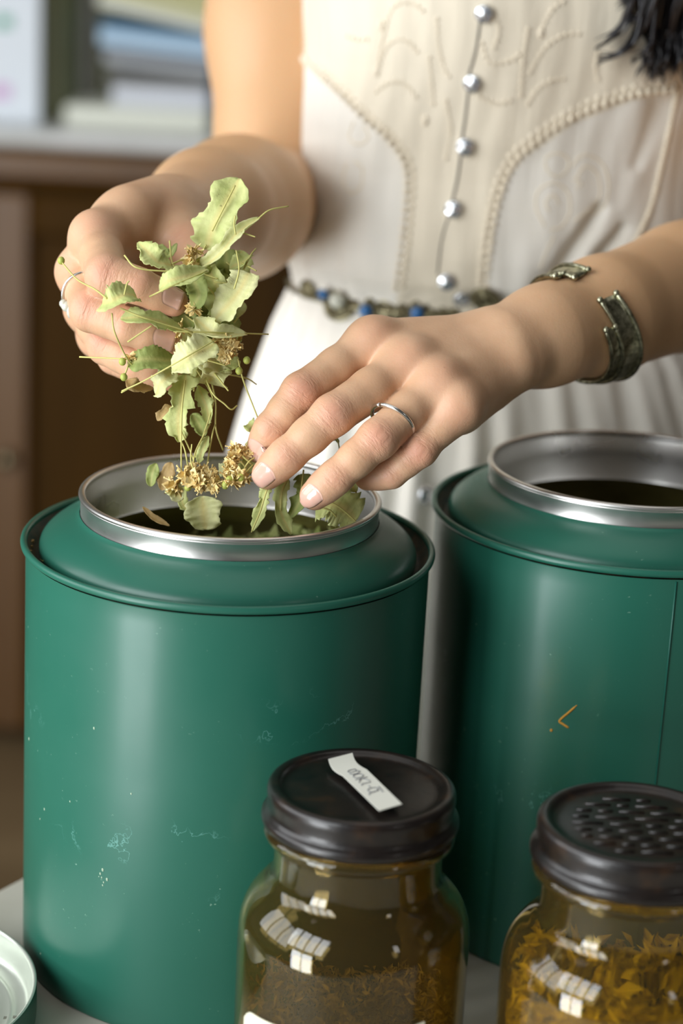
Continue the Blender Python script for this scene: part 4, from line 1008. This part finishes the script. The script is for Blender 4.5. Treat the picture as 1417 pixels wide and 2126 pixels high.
def bx_thing(name, px, py, w_, h_, dpt, m, label, cat, y=None, tilt=0, yaw=0, base=None, group=None):
    y = CY+.1 if y is None else y
    v = at(px, py, 1)-EYE; q = EYE+v*(y/v[1])
    z = q[2] if base is None else base+h_/2
    mb = MB(); c_, s_ = math.cos(tilt), math.sin(tilt); R1 = np.array([[c_, 0, s_], [0, 1, 0], [-s_, 0, c_]])
    c2, s2 = math.cos(yaw), math.sin(yaw); R2_ = np.array([[c2, -s2, 0], [s2, c2, 0], [0, 0, 1]])
    mb.box((0, 0, 0), (w_, dpt, h_), rot=R2_@R1); o = mb.build(name, m, None, False); o.location = (q[0], y, z)
    o.modifiers.new('b', 'BEVEL').width = min(w_, h_, dpt)*.12
    tag(o, label, cat, group); return o
mk = lambda n, c, r=.6: mat(n, c, r)
o = bx_thing('poster', -10, 115, .125, .24, .012, mk('white_poster', (226, 233, 240)), 'white printed poster leaning at the left edge of the sideboard', 'poster', y=CY+.05, base=top)
for x, y, r_, cc_, nm in ((8, 45, .010, (90, 170, 140), 'green_print'), (2, 190, .012, (214, 170, 214), 'pink_print'), (30, 275, .012, (170, 110, 100), 'red_print')):
    v = at(x, y, 1)-EYE; q = EYE+v*((CY+.042)/v[1]); mb = MB(); mb.box((q[0]-o.location[0], -.0075, q[2]-o.location[2]), (r_*2, .001, r_*1.6)); mb.build(nm, mk(nm, cc_), o, False)
def bottle(px, w_, h_, col, label, y):
    v = at(px, 200, 1)-EYE; q = EYE+v*(y/v[1]); e = empty('bottle', (q[0], y, top)); tag(e, label, 'bottle', 'bottles on the sideboard')
    lathe('bottle_body', [(0, .001), (w_*.95, .001), (w_, .006), (w_, h_*.62), (w_*.85, h_*.70), (w_*.4, h_*.8), (w_*.36, h_*.93), (0, h_*.93)], mat('bottle_glass', col, .5), e, n=40)
    lathe('cap', [(w_*.42, h_*.9), (w_*.42, h_), (0, h_)], mat('bottle_cap', (60, 58, 50), .5), e, n=30)
bottle(108, .018, .25, (158, 160, 128), 'olive bottle next to the white poster on the sideboard', CY+.13)
bottle(140, .014, .25, (118, 126, 96), 'slim green bottle right of the olive bottle on the sideboard', CY+.16)
bottle(176, .016, .26, (104, 102, 92), 'dark grey bottle beside the stack of magazines', CY+.18)
# stack
base = top
g = 'stacked papers on the sideboard'
items = [('paper_box', 300, .20, .030, (228, 230, 216), 'flat white box under the stack of magazines', 0),
 ('folder', 345, .135, .026, (216, 220, 228), 'pale grey folder on the white box', 0),
 ('magazine', 340, .14, .016, (120, 120, 118), 'dark grey magazine in the stack on the sideboard', 0),
 ('magazine', 338, .150, .014, (178, 182, 186), 'light grey magazine above the dark one in the stack', .07),
 ('magazine', 338, .155, .008, (70, 76, 92), 'thin navy magazine in the middle of the stack', .07),
 ('magazine', 335, .160, .022, (186, 214, 236), 'pale blue magazine in the upper stack', .07),
 ('magazine', 335, .160, .008, (56, 112, 150), 'bright blue magazine in the upper stack', .07),
 ('magazine', 330, .160, .018, (228, 230, 214), 'white magazine near the top of the stack', .18),
 ('magazine', 330, .165, .010, (184, 176, 84), 'yellow magazine near the top of the stack', .18),
 ('magazine', 332, .160, .014, (214, 214, 180), 'cream magazine tilted at the top of the stack', .18),
 ('magazine', 334, .165, .008, (178, 166, 60), 'mustard magazine topmost of the stack', .18)]
last = 0; cz = base
for nm, px, w_, h_, col, lb, ti in items:
    if ti != last: cz += w_*.5*abs(math.sin(ti)-math.sin(last))*1.04+.002; last = ti
    cz += (h_/2)/math.cos(ti); o = bx_thing(nm, px, 200, w_, h_, .17 if nm != 'paper_box' else .20, mk(nm+'_cover', col), lb, 'box' if nm == 'paper_box' else 'magazine', y=CY+.14, tilt=ti, base=0, group=g); o.location.z = cz
    cz += (h_/2)/math.cos(ti)+.0012
bx_thing('file_binder', 480, 130, .024, .20, .18, mk('binder_cover', (96, 110, 122)), 'blue grey file standing right of the magazine stack', 'binder', y=CY+.14, base=top)
